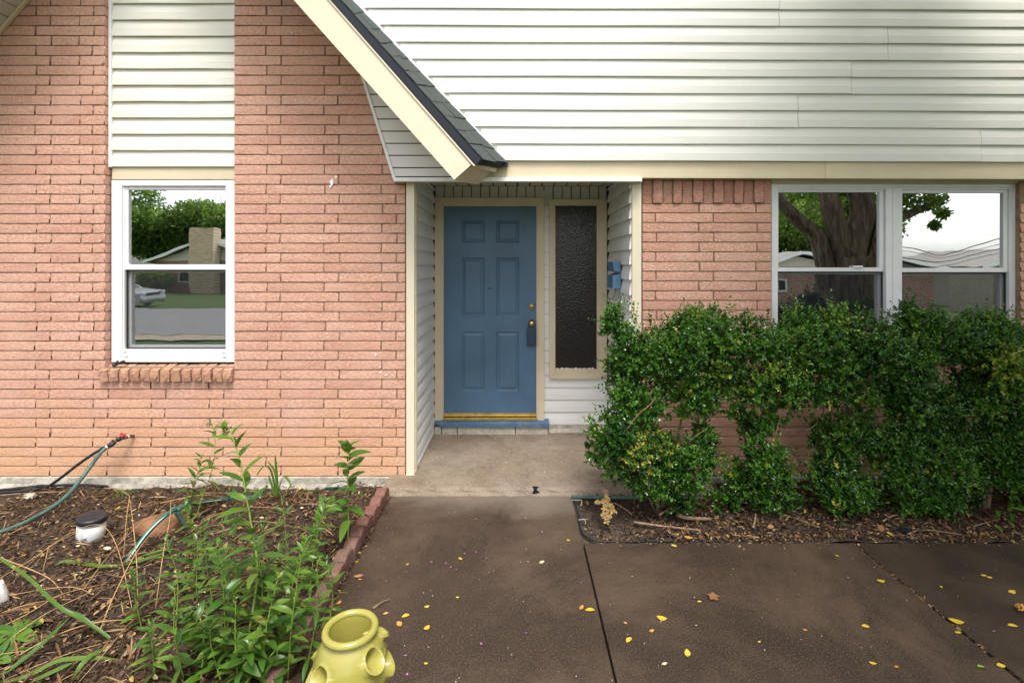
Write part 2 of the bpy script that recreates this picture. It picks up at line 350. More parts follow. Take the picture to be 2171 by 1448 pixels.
def np_obj(name, V, Q, mat, parent=None, tint=None, smooth=False):
    V = np.asarray(V, dtype=np.float32); Q = np.asarray(Q, dtype=np.int32); k = Q.shape[1]
    me = bpy.data.meshes.new(name); me.vertices.add(len(V)); me.loops.add(Q.size); me.polygons.add(len(Q))
    me.vertices.foreach_set('co', V.ravel()); me.loops.foreach_set('vertex_index', Q.ravel())
    me.polygons.foreach_set('loop_start', np.arange(0, Q.size, k, dtype=np.int32))
    me.polygons.foreach_set('use_smooth', np.full(len(Q), smooth))
    me.update(calc_edges=True); me.validate()
    if tint is not None:
        a = me.attributes.new('tint', 'FLOAT', 'POINT'); a.data.foreach_set('value', np.asarray(tint, dtype=np.float32))
    me.materials.append(MATS[mat])
    return link(bpy.data.objects.new(name, me), parent)

BF = [(0, 1, 2, 3), (7, 6, 5, 4), (0, 4, 5, 1), (1, 5, 6, 2), (2, 6, 7, 3), (3, 7, 4, 0)]
class MB:
    """collects shapes for ONE mesh"""
    def __init__(s): s.v = []; s.f = []
    def add(s, V, Fs):
        k = len(s.v); s.v += [Vector(v) for v in V]; s.f += [tuple(i + k for i in f) for f in Fs]; return s
    def box(s, x0, x1, y0, y1, z0, z1, bev=0.0):
        c = [(x0, y0, z0), (x1, y0, z0), (x1, y1, z0), (x0, y1, z0), (x0, y0, z1), (x1, y0, z1), (x1, y1, z1), (x0, y1, z1)]
        return s.hexa(c, bev)
    def hexa(s, c, bev=0.0):
        c = [Vector(p) for p in c]
        fs = [(3, 2, 1, 0), (4, 5, 6, 7), (0, 1, 5, 4), (1, 2, 6, 5), (2, 3, 7, 6), (3, 0, 4, 7)]
        if not bev: return s.add(c, fs)
        bm = bmesh.new(); vs = [bm.verts.new(p) for p in c]
        for f in fs: bm.faces.new([vs[i] for i in f])
        bmesh.ops.bevel(bm, geom=bm.edges[:], offset=bev, segments=2, profile=0.6, affect='EDGES')
        bm.verts.index_update()
        s.add([v.co.copy() for v in bm.verts], [tuple(v.index for v in f.verts) for f in bm.faces]); bm.free(); return s
    def tube(s, pts, rad, n=8, cap=True, sm=0):
        pts = [Vector(p) for p in pts]
        if sm: pts, rad = smooth_path(pts, rad, sm)
        if not hasattr(rad, '__len__'): rad = [rad] * len(pts)
        k = len(s.v); t0 = (pts[1] - pts[0]).normalized(); up = t0.orthogonal().normalized(); prev = t0
        for i, p in enumerate(pts):
            t = (pts[min(i + 1, len(pts) - 1)] - pts[max(i - 1, 0)])
            t = t.normalized() if t.length > 1e-9 else prev
            up = (prev.rotation_difference(t) @ up); up = (up - t * up.dot(t)).normalized(); prev = t; w = t.cross(up)
            for j in range(n):
                a = 2 * math.pi * j / n; s.v.append(p + (up * math.cos(a) + w * math.sin(a)) * rad[i])
        for i in range(len(pts) - 1):
            for j in range(n):
                a = k + i * n + j; b = k + i * n + (j + 1) % n; s.f.append((a, b, b + n, a + n))
        if cap:
            s.f.append(tuple(k + j for j in reversed(range(n)))); e = k + (len(pts) - 1) * n; s.f.append(tuple(e + j for j in range(n)))
        return s
    def lathe(s, c, axis, prof, n=24):
        """prof: (radius, height along axis)"""
        c = Vector(c); axis = Vector(axis).normalized(); u = axis.orthogonal().normalized(); w = axis.cross(u); k = len(s.v)
        for r, h in prof:
            for j in range(n):
                a = 2 * math.pi * j / n; s.v.append(c + axis * h + (u * math.cos(a) + w * math.sin(a)) * r)
        for i in range(len(prof) - 1):
            for j in range(n):
                a = k + i * n + j; b = k + i * n + (j + 1) % n; s.f.append((a, b, b + n, a + n))
        s.f.append(tuple(k + j for j in reversed(range(n)))); e = k + (len(prof) - 1) * n; s.f.append(tuple(e + j for j in range(n)))
        return s
    def prism(s, poly, y0, y1):
        """polygon in XZ pushed from y0 to y1"""
        n = len(poly); V = [(p[0], y0, p[1]) for p in poly] + [(p[0], y1, p[1]) for p in poly]
        return s.add(V, [tuple(range(n)), tuple(reversed(range(n, 2 * n)))] + [(i, i + n, (i + 1) % n + n, (i + 1) % n) for i in range(n)])
    def build(s, name, mat, parent=None, smooth=False): return mk(name, s.v, s.f, mat, parent, smooth)
def smooth_path(pts, rad, m):
    out = []; ro = []
    rr = rad if hasattr(rad, '__len__') else [rad] * len(pts)
    for i in range(len(pts) - 1):
        p0 = pts[max(i - 1, 0)]; p1 = pts[i]; p2 = pts[i + 1]; p3 = pts[min(i + 2, len(pts) - 1)]
        for j in range(m):
            t = j / m
            out.append(0.5 * ((2 * p1) + (p2 - p0) * t + (2 * p0 - 5 * p1 + 4 * p2 - p3) * t * t + (3 * p1 - p0 - 3 * p2 + p3) * t ** 3))
            ro.append(rr[i] * (1 - t) + rr[i + 1] * t)
    out.append(pts[-1]); ro.append(rr[-1]); return out, ro
def box(name, x0, x1, y0, y1, z0, z1, mat, parent=None, bev=0.0): return MB().box(x0, x1, y0, y1, z0, z1, bev).build(name, mat, parent)
def pbox(name, a, b, c, d, y0, y1, mat, parent=None, bev=0.0):
    """box whose front (at y0) covers photo pixels x a..b, y c..d"""
    return box(name, WX(a, y0), WX(b, y0), y0, y1, WZ(d, y0), WZ(c, y0), mat, parent, bev)

# ================================================================ THE SETTING: ground
def sstep(a, b, x):
    t = np.clip((x - a) / (b - a), 0, 1); return t * t * (3 - 2 * t)
def terrain(x, y):
    x = np.asarray(x, float); y = np.asarray(y, float)
    return -0.06 - 0.36 * sstep(-5.0, -10.0, y) - 0.95 * sstep(5, 16, x) * sstep(-4.0, -14.0, y)
xs = np.unique(np.concatenate([np.linspace(-40, 40, 61), [-300, -150, -80, 80, 150, 300]])); ys = np.unique(np.concatenate([np.linspace(-45, 3, 61), [-400, -200, -100, -60, 12, 40, 150, 400]]))
gx, gy = np.meshgrid(xs, ys); V = np.stack([gx, gy, terrain(gx, gy)], -1).reshape(-1, 3); nx = len(xs)
Q = [(j * nx + i, j * nx + i + 1, (j + 1) * nx + i + 1, (j + 1) * nx + i) for j in range(len(ys) - 1) for i in range(nx - 1)]
prop(np_obj('lawn', V, Q, 'lawn', smooth=True), 'mown green lawn sloping down to the street, seen in the window glass', None, None, 'structure')
def strip(name, y0, y1, mat, lift, label):
    xx = np.linspace(-90, 90, 91); yy = np.linspace(y0, y1, 5); a, b = np.meshgrid(xx, yy)
    V = np.stack([a, b, terrain(a, b) + lift], -1).reshape(-1, 3); n = len(xx)
    Q = [(j * n + i, j * n + i + 1, (j + 1) * n + i + 1, (j + 1) * n + i) for j in range(4) for i in range(n - 1)]
    return prop(np_obj(name, V, Q, mat, smooth=True), label, None, None, 'structure')
strip('street', -19.5, -10.7, 'asphalt', 0.02, 'pale grey asphalt street mirrored in the window')
strip('sidewalk', -10.4, -9.3, 'path_tan', 0.05, 'tan pavement strip along the street')

# paving: slabs that belong to one walkway
XL, XR1, XR2 = -0.913, 0.394, 2.02; YB = -0.872
walk = box('walkway', XL, 3.22, -3.3, -0.262, -0.12, -0.035, 'joint_fill')
prop(walk, 'dark brown concrete walkway of three slabs leading to the porch', None, None, 'structure')
walk_top = -0.0
def slab(poly, mat):
    bm = bmesh.new(); lo = [bm.verts.new((x, y, -0.034)) for x, y in poly]; hi = [bm.verts.new((x, y, 0)) for x, y in poly]; n = len(poly)
    bm.faces.new(hi); bm.faces.new(lo[::-1])
    for i in range(n): bm.faces.new((lo[i], lo[(i + 1) % n], hi[(i + 1) % n], hi[i]))
    bmesh.ops.recalc_face_normals(bm, faces=bm.faces[:])
    bmesh.ops.bevel(bm, geom=[e for e in bm.edges if all(v.co.z > -0.01 for v in e.verts)], offset=0.006, segments=2, profile=0.5, affect='EDGES')
    me = bpy.data.meshes.new('concrete_slab'); bm.to_mesh(me); bm.free(); me.materials.append(MATS[mat])
    return link(bpy.data.objects.new('concrete_slab', me), walk)
slab([(XL, -3.28), (XR1 - 0.004, -3.28), (XR1 - 0.004, YB), (XR1, -0.265), (XL, -0.265)], 'walk')
slab([(XR1 + 0.005, -3.28), (XR2 - 0.012, -3.28), (XR2 - 0.004, YB), (XR1 + 0.005, YB)], 'walk')
slab([(XR2 + 0.018, -3.28), (3.2, -3.28), (3.2, YB), (XR2 + 0.008, YB)], 'walk_shaded')

# porch slab with a worn, rounded nosing
PZ = 0.045
m = MB(); xa, xb = WX(812, -0.22), WX(1500, -0.1)
prof = [(0.97, -0.12), (0.97, PZ), (-0.20, PZ - 0.002), (-0.222, PZ - 0.006), (-0.235, PZ - 0.016), (-0.242, PZ - 0.03), (-0.258, -0.004), (-0.26, -0.12)]
nxp = 40; xsP = np.linspace(xa, xb, nxp)
for x in xsP:
    for (y, z) in prof:
        j = 0.004 * math.sin(x * 31 + z * 90) * (1 if y < 0 else 0) + random.uniform(-.002, .002) * (y < 0)
        m.v.append(Vector((x, y + j, z)))
k = len(prof)
for i in range(nxp - 1):
    for j in range(k - 1): m.f.append((i * k + j, (i + 1) * k + j, (i + 1) * k + j + 1, i * k + j + 1))
m.f.append(tuple(range(k))); m.f.append(tuple((nxp - 1) * k + j for j in reversed(range(k))))
prop(m.build('porch_slab', 'porch'), 'stained tan concrete porch slab with a hairline crack before the blue door', None, None, 'structure')

# planting beds: uneven soil sheets
def bed(name, x0, x1, y0, y1, nx_, ny_, fn, mat, label):
    xx = np.linspace(x0, x1, nx_); yy = np.linspace(y0, y1, ny_); a, b = np.meshgrid(xx, yy)
    V = np.stack([a, b, fn(a, b)], -1).reshape(-1, 3)
    Q = [(j * nx_ + i, j * nx_ + i + 1, (j + 1) * nx_ + i + 1, (j + 1) * nx_ + i) for j in range(ny_ - 1) for i in range(nx_ - 1)]
    return prop(np_obj(name, V, Q, mat, smooth=True), label, None, None, 'structure')
def bedL(x, y): return 0.012 + 0.016 * np.sin(x * 5.1 + 1) * np.cos(y * 4.3) + 0.01 * np.sin(x * 13 + y * 9) + 0.006 * np.sin(x * 29 - y * 23) - 0.012 * sstep(-1.1, -0.95, x) - 0.06 * sstep(-0.55, -0.06, y)
def bedR(x, y): return -0.016 + 0.01 * np.sin(x * 6 + 2) * np.cos(y * 7) + 0.006 * np.sin(x * 21 + y * 17) + 0.014 * sstep(1.0, 1.6, x)
def GB(px, py, lift):
    z = 0.0
    for _ in range(8): p = G(px, py, z); z = float(bedL(p.x, p.y)) + lift
    return G(px, py, z)
bed('mulch_bed', -5.5, XL - 0.03, -3.4, -0.0, 150, 100, bedL, 'mulch', 'brown mulch planting bed under the left window')
bed('soil_bed', XR1, 5.2, YB, -0.0, 150, 40, bedR, 'soil', 'dark soil planting bed under the green hedge')

# ================================================================ THE HOUSE
house = thing('brick_house', 'pink brick house with white siding, cream trim and a blue front door', 'house', (0, 0, 0))

# ---- brick wall pieces
def brick_mesh(seed, nx_=7, nz_=3, rough=0.0028):
    r = random.Random(seed); V = []; Fs = []
    xs_ = [-0.5] + [(-0.5 + (i + r.uniform(-.2, .2)) / (nx_ - 1)) for i in range(1, nx_ - 1)] + [0.5]
    zs_ = [-0.5, r.uniform(-.08, .08), 0.5]
    for j, z in enumerate(zs_):
        for i, x in enumerate(xs_):
            edge = i in (0, nx_ - 1) or j in (0, 2)
            y = 0.0012 + r.uniform(-.001, .0018) if edge else r.uniform(-rough, rough)
            jz = r.uniform(-.022, .022) if j in (0, 2) else 0; jx = r.uniform(-.004, .004) if i in (0, nx_ - 1) else 0
            V.append((x + jx, y, z + jz))
    n = nx_ * 3
    for j in range(2):
        for i in range(nx_ - 1): a = j * nx_ + i; Fs.append((a, a + 1, a + nx_ + 1, a + nx_))
    ring = list(range(nx_)) + [nx_ * 2 - 1] + list(range(3 * nx_ - 1, 2 * nx_ - 1, -1)) + [nx_]
    L = len(ring)
    for i in ring: V.append(V[i])
    for i in ring: x, y, z = V[i]; V.append((x, 0.045, z))
    for i in range(L): Fs.append((n + (i + 1) % L, n + i, n + L + i, n + L + (i + 1) % L))
    return mesh(V, Fs, 'brick', True, 'brick')
BR = [brick_mesh(s) for s in range(10)]
SMALL = []                        # cut closers and jamb returns: joined into one part
def brick_src(k):
    me = BR[k]; v = np.zeros(len(me.vertices) * 3, np.float32); me.vertices.foreach_get('co', v)
    return v.reshape(-1, 3), np.array([tuple(p.vertices) for p in me.polygons], np.int32)
def join_small(parent):
    Vs = []; Qs = []; k0 = 0
    for k, M in SMALL:
        v, f = brick_src(k); A = np.array(M); Vs.append(v @ A[:3, :3].T + A[:3, 3]); Qs.append(f + k0); k0 += len(v)
    np_obj('cut_bricks', np.concatenate(Vs), np.concatenate(Qs), 'brick', parent, smooth=True)['kind'] = 'stuff'; SMALL.clear()
def brick(x0, x1, z0, z1, Y, parent, out=0.0, gap=0.0049):
    if x1 - x0 < 0.13 or z0 > 3.69:
        SMALL.append((random.randrange(10), Matrix.Translation(((x0 + x1) / 2, Y - out, (z0 + z1) / 2)) @ Matrix.Diagonal(((x1 - x0) - 2.5 * gap, 1, (z1 - z0) - 2 * gap * 0.92, 1)))); return
    o = bpy.data.objects.new('brick', random.choice(BR))
    o.location = ((x0 + x1) / 2, Y - out + random.uniform(-.0018, .0018), (z0 + z1) / 2)
    o.scale = ((x1 - x0) - 2.5 * gap, 1, (z1 - z0) - 2 * gap * 0.92)
    if random.random() < 0.5: o.rotation_euler = (0, math.pi, 0)
    return link(o, parent)
COURSE_I = [0, 1, 15, 30, 48, 56]; COURSE_Y = [1009.5, 988.6, 702.6, 391.5, 13.0, -155.0]
def course_y(i): return float(np.interp(i, COURSE_I, COURSE_Y))
def row_joints(i, x0, x1, lo=10.0):
    base, step = (75.5, 122.4) if i % 2 == 1 else (105.0, 122.6)
    js = [base + step * k for k in range(-4, 22)]
    return [j for j in js if x0 + lo < j < x1 - lo]
def lay(parent, i, x0, x1, extra=None, drop=False):
    js = row_joints(i, x0, x1) if extra is None else extra
    cut = [x0] + [j + random.uniform(-2, 2) for j in js] + [x1]
    for a, b in zip(cut, cut[1:]):
        brick(WX(a, 0), WX(b, 0), WZ(course_y(i), 0), WZ(course_y(i + 1), 0), 0, parent)

MO = 0.0115
wl = MB()
wl.box(WX(-400, 0), WX(222, 0) - 0.004, MO, 0.1, 0.05, 4.4); wl.box(WX(495, 0) + 0.004, WX(860, 0) - 0.003, MO, 0.1, 0.05, 4.4)
wl.box(WX(222, 0) - 0.004, WX(495, 0) + 0.004, MO, 0.1, 0.05, WZ(778, 0))
wall_l = wl.build('brick_wall', 'mortar', house); wall_l['label'] = 'pink rock-faced brick gable wall around the left window'
for i in range(50):
    yt = course_y(i + 1); yb = course_y(i)
    xr = 860.0
    if yt < 375:
        xl_line = 765 + (yt + 20 - 160) * 70 / 223.0 if yt > 140 else 622 + yt * 0.9
        xr = min(860, max(xl_line + 36, 622 + yt * 0.898 + 30 if yt < 140 else 0))
    if yb > 806: lay(wall_l, i, -46, 860)
    elif yt > 768: lay(wall_l, i, -46, 222, [75.5, 197] if i % 2 else [105, 168]); lay(wall_l, i, 495, 860)
    else:
        lay(wall_l, i, -46, 222, [75.5, 197] if i % 2 else [107, 169])
        lay(wall_l, i, 495, xr)
# brick returns at the window jamb (left reveal, faces right)
for i in range(11, 50):
    if course_y(i + 1) > 770: continue
    zb, zt = WZ(course_y(i), 0), WZ(course_y(i + 1), 0)
    SMALL.append((random.randrange(10), Matrix.Translation((WX(222, 0) + random.uniform(-.001, .002), 0.052, (zb + zt) / 2)) @ Matrix.Rotation(R(90), 4, 'Z') @ Matrix.Diagonal((0.098, 1, zt - zb - 0.007, 1))))
join_small(wall_l)
# white lime / paint chips left on the left wall
pm = MB()
for (px, py, r_) in [(703, 386, 5.5), (712, 376, 3), (700, 396, 3), (796, 752, 2), (806, 778, 1.6), (805, 790, 2), (818, 795, 1.8), (626, 213, 1.6), (619, 70, 1.5)]:
    c = W(px, py, -0.0045); n = 9; s_ = r_ * 3.87 / F
    ring_ = [c + Vector((math.cos(2 * math.pi * j / n) * s_ * random.uniform(.5, 1.2), 0, math.sin(2 * math.pi * j / n) * s_ * random.uniform(.5, 1.6))) for j in range(n)]
    pm.add(ring_ + [p + Vector((0, .006, 0)) for p in ring_], [tuple(range(n))[::-1]] + [(j, (j + 1) % n, (j + 1) % n + n, j + n) for j in range(n)])
o = pm.build('paint_chips', 'white_paint', wall_l); o['kind'] = 'stuff'

wr = MB()
wr.box(WX(1361, 0) + 0.003, WX(1637, 0) - 0.003, MO, 0.1, 0.05, WZ(381, 0)); wr.box(WX(1637, 0) - 0.003, WX(2700, 0), MO, 0.1, 0.05, WZ(757, 0)); wr.box(WX(2164, 0) + 0.003, WX(2700, 0), MO, 0.1, 0.05, WZ(381, 0))
wall_r = wr.build('brick_wall', 'mortar', house); wall_r['label'] = 'pink brick wall right of the porch and under the wide window'
SOLD = 432.0
def course_r(i): return 1008.5 - i * 20.62
i = 0
while course_r(i + 1) > SOLD - 3:
    yb, yt = course_r(i), max(course_r(i + 1), SOLD)
    segs = [(1361, 2240)] if yb > 765 else [(1361, 1637), (2164, 2240)]
    for (a, b) in segs:
        base = 1391.0 if i % 2 == 0 else 1360 + 122.0
        js = [base + 122.2 * k for k in range(-1, 9)]
        cut = [a] + [j + random.uniform(-1.5, 1.5) for j in js if a + 9 < j < b - 9] + [b]
        for p, q in zip(cut, cut[1:]): brick(WX(p, 0), WX(q, 0), WZ(yb, 0), WZ(yt, 0), 0, wall_r)
    i += 1
if SMALL: join_small(wall_r)
# soldier course under the cream band, every other brick proud
def vbrick_mesh(seed, mat):
    r = random.Random(seed); nzv = 5; V = []; Fs = []
    for j in range(nzv):
        for i_ in range(3):
            e = i_ != 1 or j in (0, nzv - 1)
            V.append(((i_ - 1) * 0.5 + r.uniform(-.04, .04) * (i_ != 1), (0.003 if e else 0) + r.uniform(-.003, .003), -0.5 + j / (nzv - 1) + r.uniform(-.012, .012)))
    for j in range(nzv - 1):
        for i_ in range(2): a = j * 3 + i_; Fs.append((a, a + 1, a + 4, a + 3))
    ring = [0, 1, 2] + [3 * j + 2 for j in range(1, nzv)] + [3 * nzv - 2, 3 * nzv - 3] + [3 * j for j in range(nzv - 2, 0, -1)]
    n = len(V)
    L = len(ring)
    for i_ in ring: V.append(V[i_])
    for i_ in ring: V.append((V[i_][0], 0.06, V[i_][2]))
    for i_ in range(L): Fs.append((n + (i_ + 1) % L, n + i_, n + L + i_, n + L + (i_ + 1) % L))
    return mesh(V, Fs, mat, True, 'brick')
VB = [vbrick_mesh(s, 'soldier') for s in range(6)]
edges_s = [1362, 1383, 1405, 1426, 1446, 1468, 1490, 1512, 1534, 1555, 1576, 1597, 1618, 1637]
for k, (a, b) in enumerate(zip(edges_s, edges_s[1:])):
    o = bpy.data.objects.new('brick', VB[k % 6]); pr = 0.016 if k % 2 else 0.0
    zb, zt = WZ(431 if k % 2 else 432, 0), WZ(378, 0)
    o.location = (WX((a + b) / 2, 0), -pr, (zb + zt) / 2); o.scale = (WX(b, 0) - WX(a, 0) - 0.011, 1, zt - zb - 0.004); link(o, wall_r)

# courses beyond the picture's edges, joined
def outer_bricks(parent, a, b, cy, n):
    Vs = []; Qs = []; k0 = 0
    src = []
    for me in BR[:4]:
        v = np.zeros(len(me.vertices) * 3, np.float32); me.vertices.foreach_get('co', v); src.append((v.reshape(-1, 3), np.array([tuple(p.vertices) for p in me.polygons], np.int32)))
    for i_ in range(n):
        js = [a] + [j for j in np.arange(a + (40 if i_ % 2 else 75), b - 8, 122.4)] + [b]
        for p, q in zip(js, js[1:]):
            v, f = src[random.randrange(4)]; x0, x1, z0_, z1_ = WX(p, 0), WX(q, 0), WZ(cy(i_), 0), WZ(cy(i_ + 1), 0)
            Vs.append(v * np.array([x1 - x0 - .0098, 1, z1_ - z0_ - .009], np.float32) + np.array([(x0 + x1) / 2, 0, (z0_ + z1_) / 2], np.float32)); Qs.append(f + k0); k0 += len(v)
    np_obj('outer_bricks', np.concatenate(Vs), np.concatenate(Qs), 'brick', parent, smooth=True)['kind'] = 'stuff'
outer_bricks(wall_l, -400, -46, course_y, 50); outer_bricks(wall_r, 2240, 2700, course_r, 30)
# concrete foundation strip
def rough_strip(name, x0, x1, y, z0, z1, mat, parent, amp=0.006):
    n = int((x1 - x0) / 0.05) + 2; m = MB()
    for i_ in range(n):
        x = x0 + (x1 - x0) * i_ / (n - 1)
        for j in range(4):
            z = z0 + (z1 - z0) * j / 3; m.v.append(Vector((x, y + random.uniform(-amp, amp) - (0.012 if j < 2 else 0), z + (random.uniform(-amp, amp) * .4 if j < 3 else 0))))
        m.v.append(Vector((x, y + 0.08, z1)))
    for i_ in range(n - 1):
        for j in range(4): a = i_ * 5 + j; m.f.append((a, a + 5, a + 6, a + 1))
    return m.build(name, mat, parent)
o = rough_strip('foundation', -5.5, WX(846, -0.02), -0.018, -0.12, WZ(1010, 0) - 0.002, 'found_conc', house); o['label'] = 'rough grey concrete foundation under the left brick wall'
o = rough_strip('foundation', WX(1362, 0), 5.9, -0.03, -0.12, WZ(1009, 0) - 0.003, 'found_conc', house)

# ---- siding
def lap(name, O, u, n, length, h, mat, parent, step=0.015, sag=0.0):
    """one dutch-lap board: O = lower end, u along, n outward"""
    O = Vector(O); u = Vector(u); n = Vector(n); pr = [(0.0005, h + 0.003), (0.002, h * 0.93), (step * 0.72, h * 0.52), (step * 0.86, h * 0.45), (step, h * 0.05), (step * 0.97, 0.0), (step * 0.7, -0.002), (0.0, 0.006)]
    k = max(2, int(length / 0.35) + 2); m = MB()
    for i_ in range(k):
        t = i_ / (k - 1); w = 0.0012 * math.sin(t * 9 + O.z * 40) + sag * t
        for (a, z) in pr: m.v.append(O + u * (t * length) + n * (a + w * 0.6) + Vector((0, 0, z + w - sag * t * 0.0)))
    q = len(pr)
    for i_ in range(k - 1):
        for j in range(q - 1): a = i_ * q + j; m.f.append((a, a + 1, a + 1 + q, a + q))
    m.f.append(tuple(range(q))); m.f.append(tuple((k - 1) * q + j for j in reversed(range(q))))
    return m.build(name, mat, parent)

SY = -0.075                       # upper storey hangs a little over the brick
upper = MB().prism([(WX(1072, SY), WZ(337, SY)), (WX(2720, SY), WZ(337, SY)), (WX(2720, SY), 5.58), (WX(250, SY), 5.58)], SY + 0.003, 0.12).build('siding_wall', 'siding', house); upper['label'] = 'white lap siding of the overhanging upper storey'
SLOPE = -0.0029
joints = {0: 2077, 1: 2077, 2: 1690, 3: 1690, 4: 1803, 5: 1803, 6: 1880, 7: 1880, 8: 1650, 9: 1650, 10: 1965, 11: 1965}
for i in range(13):
    yb = 341.0 - 35.62 * i; h = 35.62 * (SY - CY) / F
    xs0 = WX(742 + yb * 0.958 if yb > -60 else 690, SY) - 0.05
    xj = WX(joints.get(i, 1500), SY); xe = WX(2720, SY)
    z = WZ(yb, SY)
    for a, b, off in ((xs0, xj - 0.0025, 0.003), (xj + 0.0025, xe, 0.0)):
        O = Vector((a, SY + off * -1 if off else SY, z + SLOPE * (a - WX(1100, SY))))
        lap('siding_board', O, Vector((1, 0, SLOPE)).normalized(), (0, -1, 0), b - a, h, 'siding', upper, 0.014)
band = MB()
def bandpart(a, b, y0, y1, Y0, Y1, dz=0.0):
    x0, x1 = WX(a, Y0), WX(b, Y0); z0, z1 = WZ(y1, Y0), WZ(y0, Y0); s0 = SLOPE * (x0 - WX(1100, Y0)); s1 = SLOPE * (x1 - WX(1100, Y0))
    band.hexa([(x0, Y0, z0 + s0 + dz), (x1, Y0, z0 + s1 + dz), (x1, Y1, z0 + s1 + dz), (x0, Y1, z0 + s0 + dz), (x0, Y0, z1 + s0), (x1, Y0, z1 + s1), (x1, Y1, z1 + s1), (x0, Y1, z1 + s0)], 0.002)
bandpart(1000, 1749.3, 338.5, 377, -0.070, 0.03)
o = band.build('fascia_board', 'cream', house); o['label'] = 'cream painted band board under the white siding'
band = MB(); bandpart(1750.2, 2720, 338.5, 377, -0.0725, 0.03); band.build('fascia_board', 'cream', house)

# left siding panel above the small window
LY = 0.058
panel = MB().box(WX(229, LY), WX(500, LY), LY + 0.003, 0.13, WZ(358, LY), 4.6).build('siding_wall', 'siding_old', house); panel['label'] = 'weathered white siding panel above the left window'
for i in range(14):
    yb = 354.4 - 34.45 * i
    lap('siding_board', (WX(236, LY), LY, WZ(yb, LY)), (1, 0, 0), (0, -1, 0), WX(500, LY) - WX(236, LY), 34.45 * (LY - CY) / F, 'siding_old', panel, 0.021)
pbox('corner_trim', 229.5, 236, -220, 354.5, LY - 0.028, LY, 'white_trim', panel, 0.002)
pbox('trim_board', 237, 500, 356.5, 381, LY - 0.006, 0.12, 'cream', house, 0.003)

# ---- windows
def frame_ring(mb, x0, x1, z0, z1, w, y0, y1, bev=0.003, wb=None, wt=None):
    wb = w if wb is None else wb; wt = w if wt is None else wt
    mb.box(x0, x0 + w, y0, y1, z0, z1, bev); mb.box(x1 - w, x1, y0, y1, z0, z1, bev)
    mb.box(x0 + w, x1 - w, y0 + 0.001, y1, z0, z0 + wb, bev); mb.box(x0 + w, x1 - w, y0 + 0.001, y1, z1 - wt, z1, bev)
def pane(x0, x1, z0, z1, y, parent, mat='glass', name='pane', ax=0.0):
    m = MB().box(x0, x1, y, y + 0.004, z0, z1); o = m.build(name, mat, parent); return o

def hung_window(win, Y, fx0, fx1, fy0, fy1, gx0, gx1, gy0, mr0, mr1, lx0, lx1, ly1, jamb_left, fw=(21, 14)):
    """double-hung vinyl window measured in photo pixels at plane Y"""
    X = lambda p: WX(p, Y); Z = lambda p: WZ(p, Y)
    s = MB(); frame_ring(s, X(gx0 - 9), X(gx1 + 9), Z(mr1), Z(gy0 - 7), X(9) - X(0), Y + 0.018, Y + 0.05, 0.002, wb=Z(mr0) - Z(mr1), wt=Z(0) - Z(7))
    sash = s.build('upper_sash', 'vinyl', win)
    pane(X(gx0) - .004, X(gx1) + .004, Z(mr0) - .004, Z(gy0) + .004, Y + 0.034, win)
    s = MB(); frame_ring(s, X(lx0), X(lx1), Z(ly1), Z(mr1 - 1), X(7) - X(0), Y + 0.052, Y + 0.085, 0.002)
    s.build('lower_sash', 'vinyl', win)
    pane(X(lx0) + .02, X(lx1) - .02, Z(ly1) + .02, Z(mr1) - .01, Y + 0.068, win)
    pane(X(lx0 + 1), X(lx1 - 1), Z(ly1 - 1), Z(mr1 + 1), Y + 0.036, win, 'insect_screen', 'screen')
    s = MB(); frame_ring(s, X(lx0) + .001, X(lx1) - .001, Z(ly1) + .001, Z(mr1) - .001, 0.009, Y + 0.031, Y + 0.04, 0.001); s.build('screen_frame', 'black_plastic', win)

# small left window
Y1 = 0.05
wf = MB(); X = lambda p: WX(p, Y1); Z = lambda p: WZ(p, Y1)
frame_ring(wf, X(236), X(500), Z(768), Z(382.5), X(22) - X(0), Y1, Y1 + 0.1, 0.004, wb=Z(0) - Z(15), wt=Z(0) - Z(12))
wf.box(X(256), X(486), Y1 + 0.012, Y1 + 0.1, Z(755), Z(741.5), 0.003)
wf.box(X(257.5), X(261), Y1 + 0.012, Y1 + 0.1, Z(742), Z(394), 0.001); wf.box(X(479.5), X(483), Y1 + 0.012, Y1 + 0.1, Z(742), Z(394), 0.001)
win_l = wf.build('window', 'vinyl', house); win_l['label'] = 'narrow white vinyl window with trees and a car mirrored in it'
hung_window(win_l, Y1, 236, 495, 382, 768, 268.5, 478, 402, 561, 572, 261, 480, 741, True)
for px, py in ((265, 747), (268, 756), (474, 749), (476, 758)):
    pbox('weep_slot', px - 3, px + 3, py - .6, py + .6, Y1 + (0.0105 if py < 753 else -0.001), Y1 + 0.02, 'black_plastic', win_l)
# wide right window: two units
Y2 = 0.045
X = lambda p: WX(p, Y2); Z = lambda p: WZ(p, Y2)
wf = MB(); frame_ring(wf, X(1636), X(2163), Z(757), Z(389), X(13) - X(0), Y2, Y2 + 0.12, 0.004, wb=Z(0) - Z(14), wt=Z(0) - Z(9))
wf.box(X(1649.2), X(2149.8), Y2 + 0.008, Y2 + 0.12, Z(402), Z(398.2), 0.001)
wf.box(X(1879), X(1891.6), Y2 + 0.002, Y2 + 0.12, Z(743.2), Z(398), 0.003); wf.box(X(1894), X(1913), Y2 + 0.002, Y2 + 0.12, Z(743.2), Z(398), 0.003); wf.box(X(1891), X(1894.5), Y2 + 0.009, Y2 + 0.12, Z(743.2), Z(398), 0)
wf.box(X(2142), X(2149.8), Y2 + 0.008, Y2 + 0.12, Z(743.2), Z(402), 0.002)
win_r = wf.build('window', 'vinyl', house); win_r['label'] = 'wide white twin window above the hedge mirroring a tree trunk'
hung_window(win_r, Y2, 1636, 1880, 389, 757, 1653, 1868, 407, 567.5, 576, 1650, 1878, 742, False)
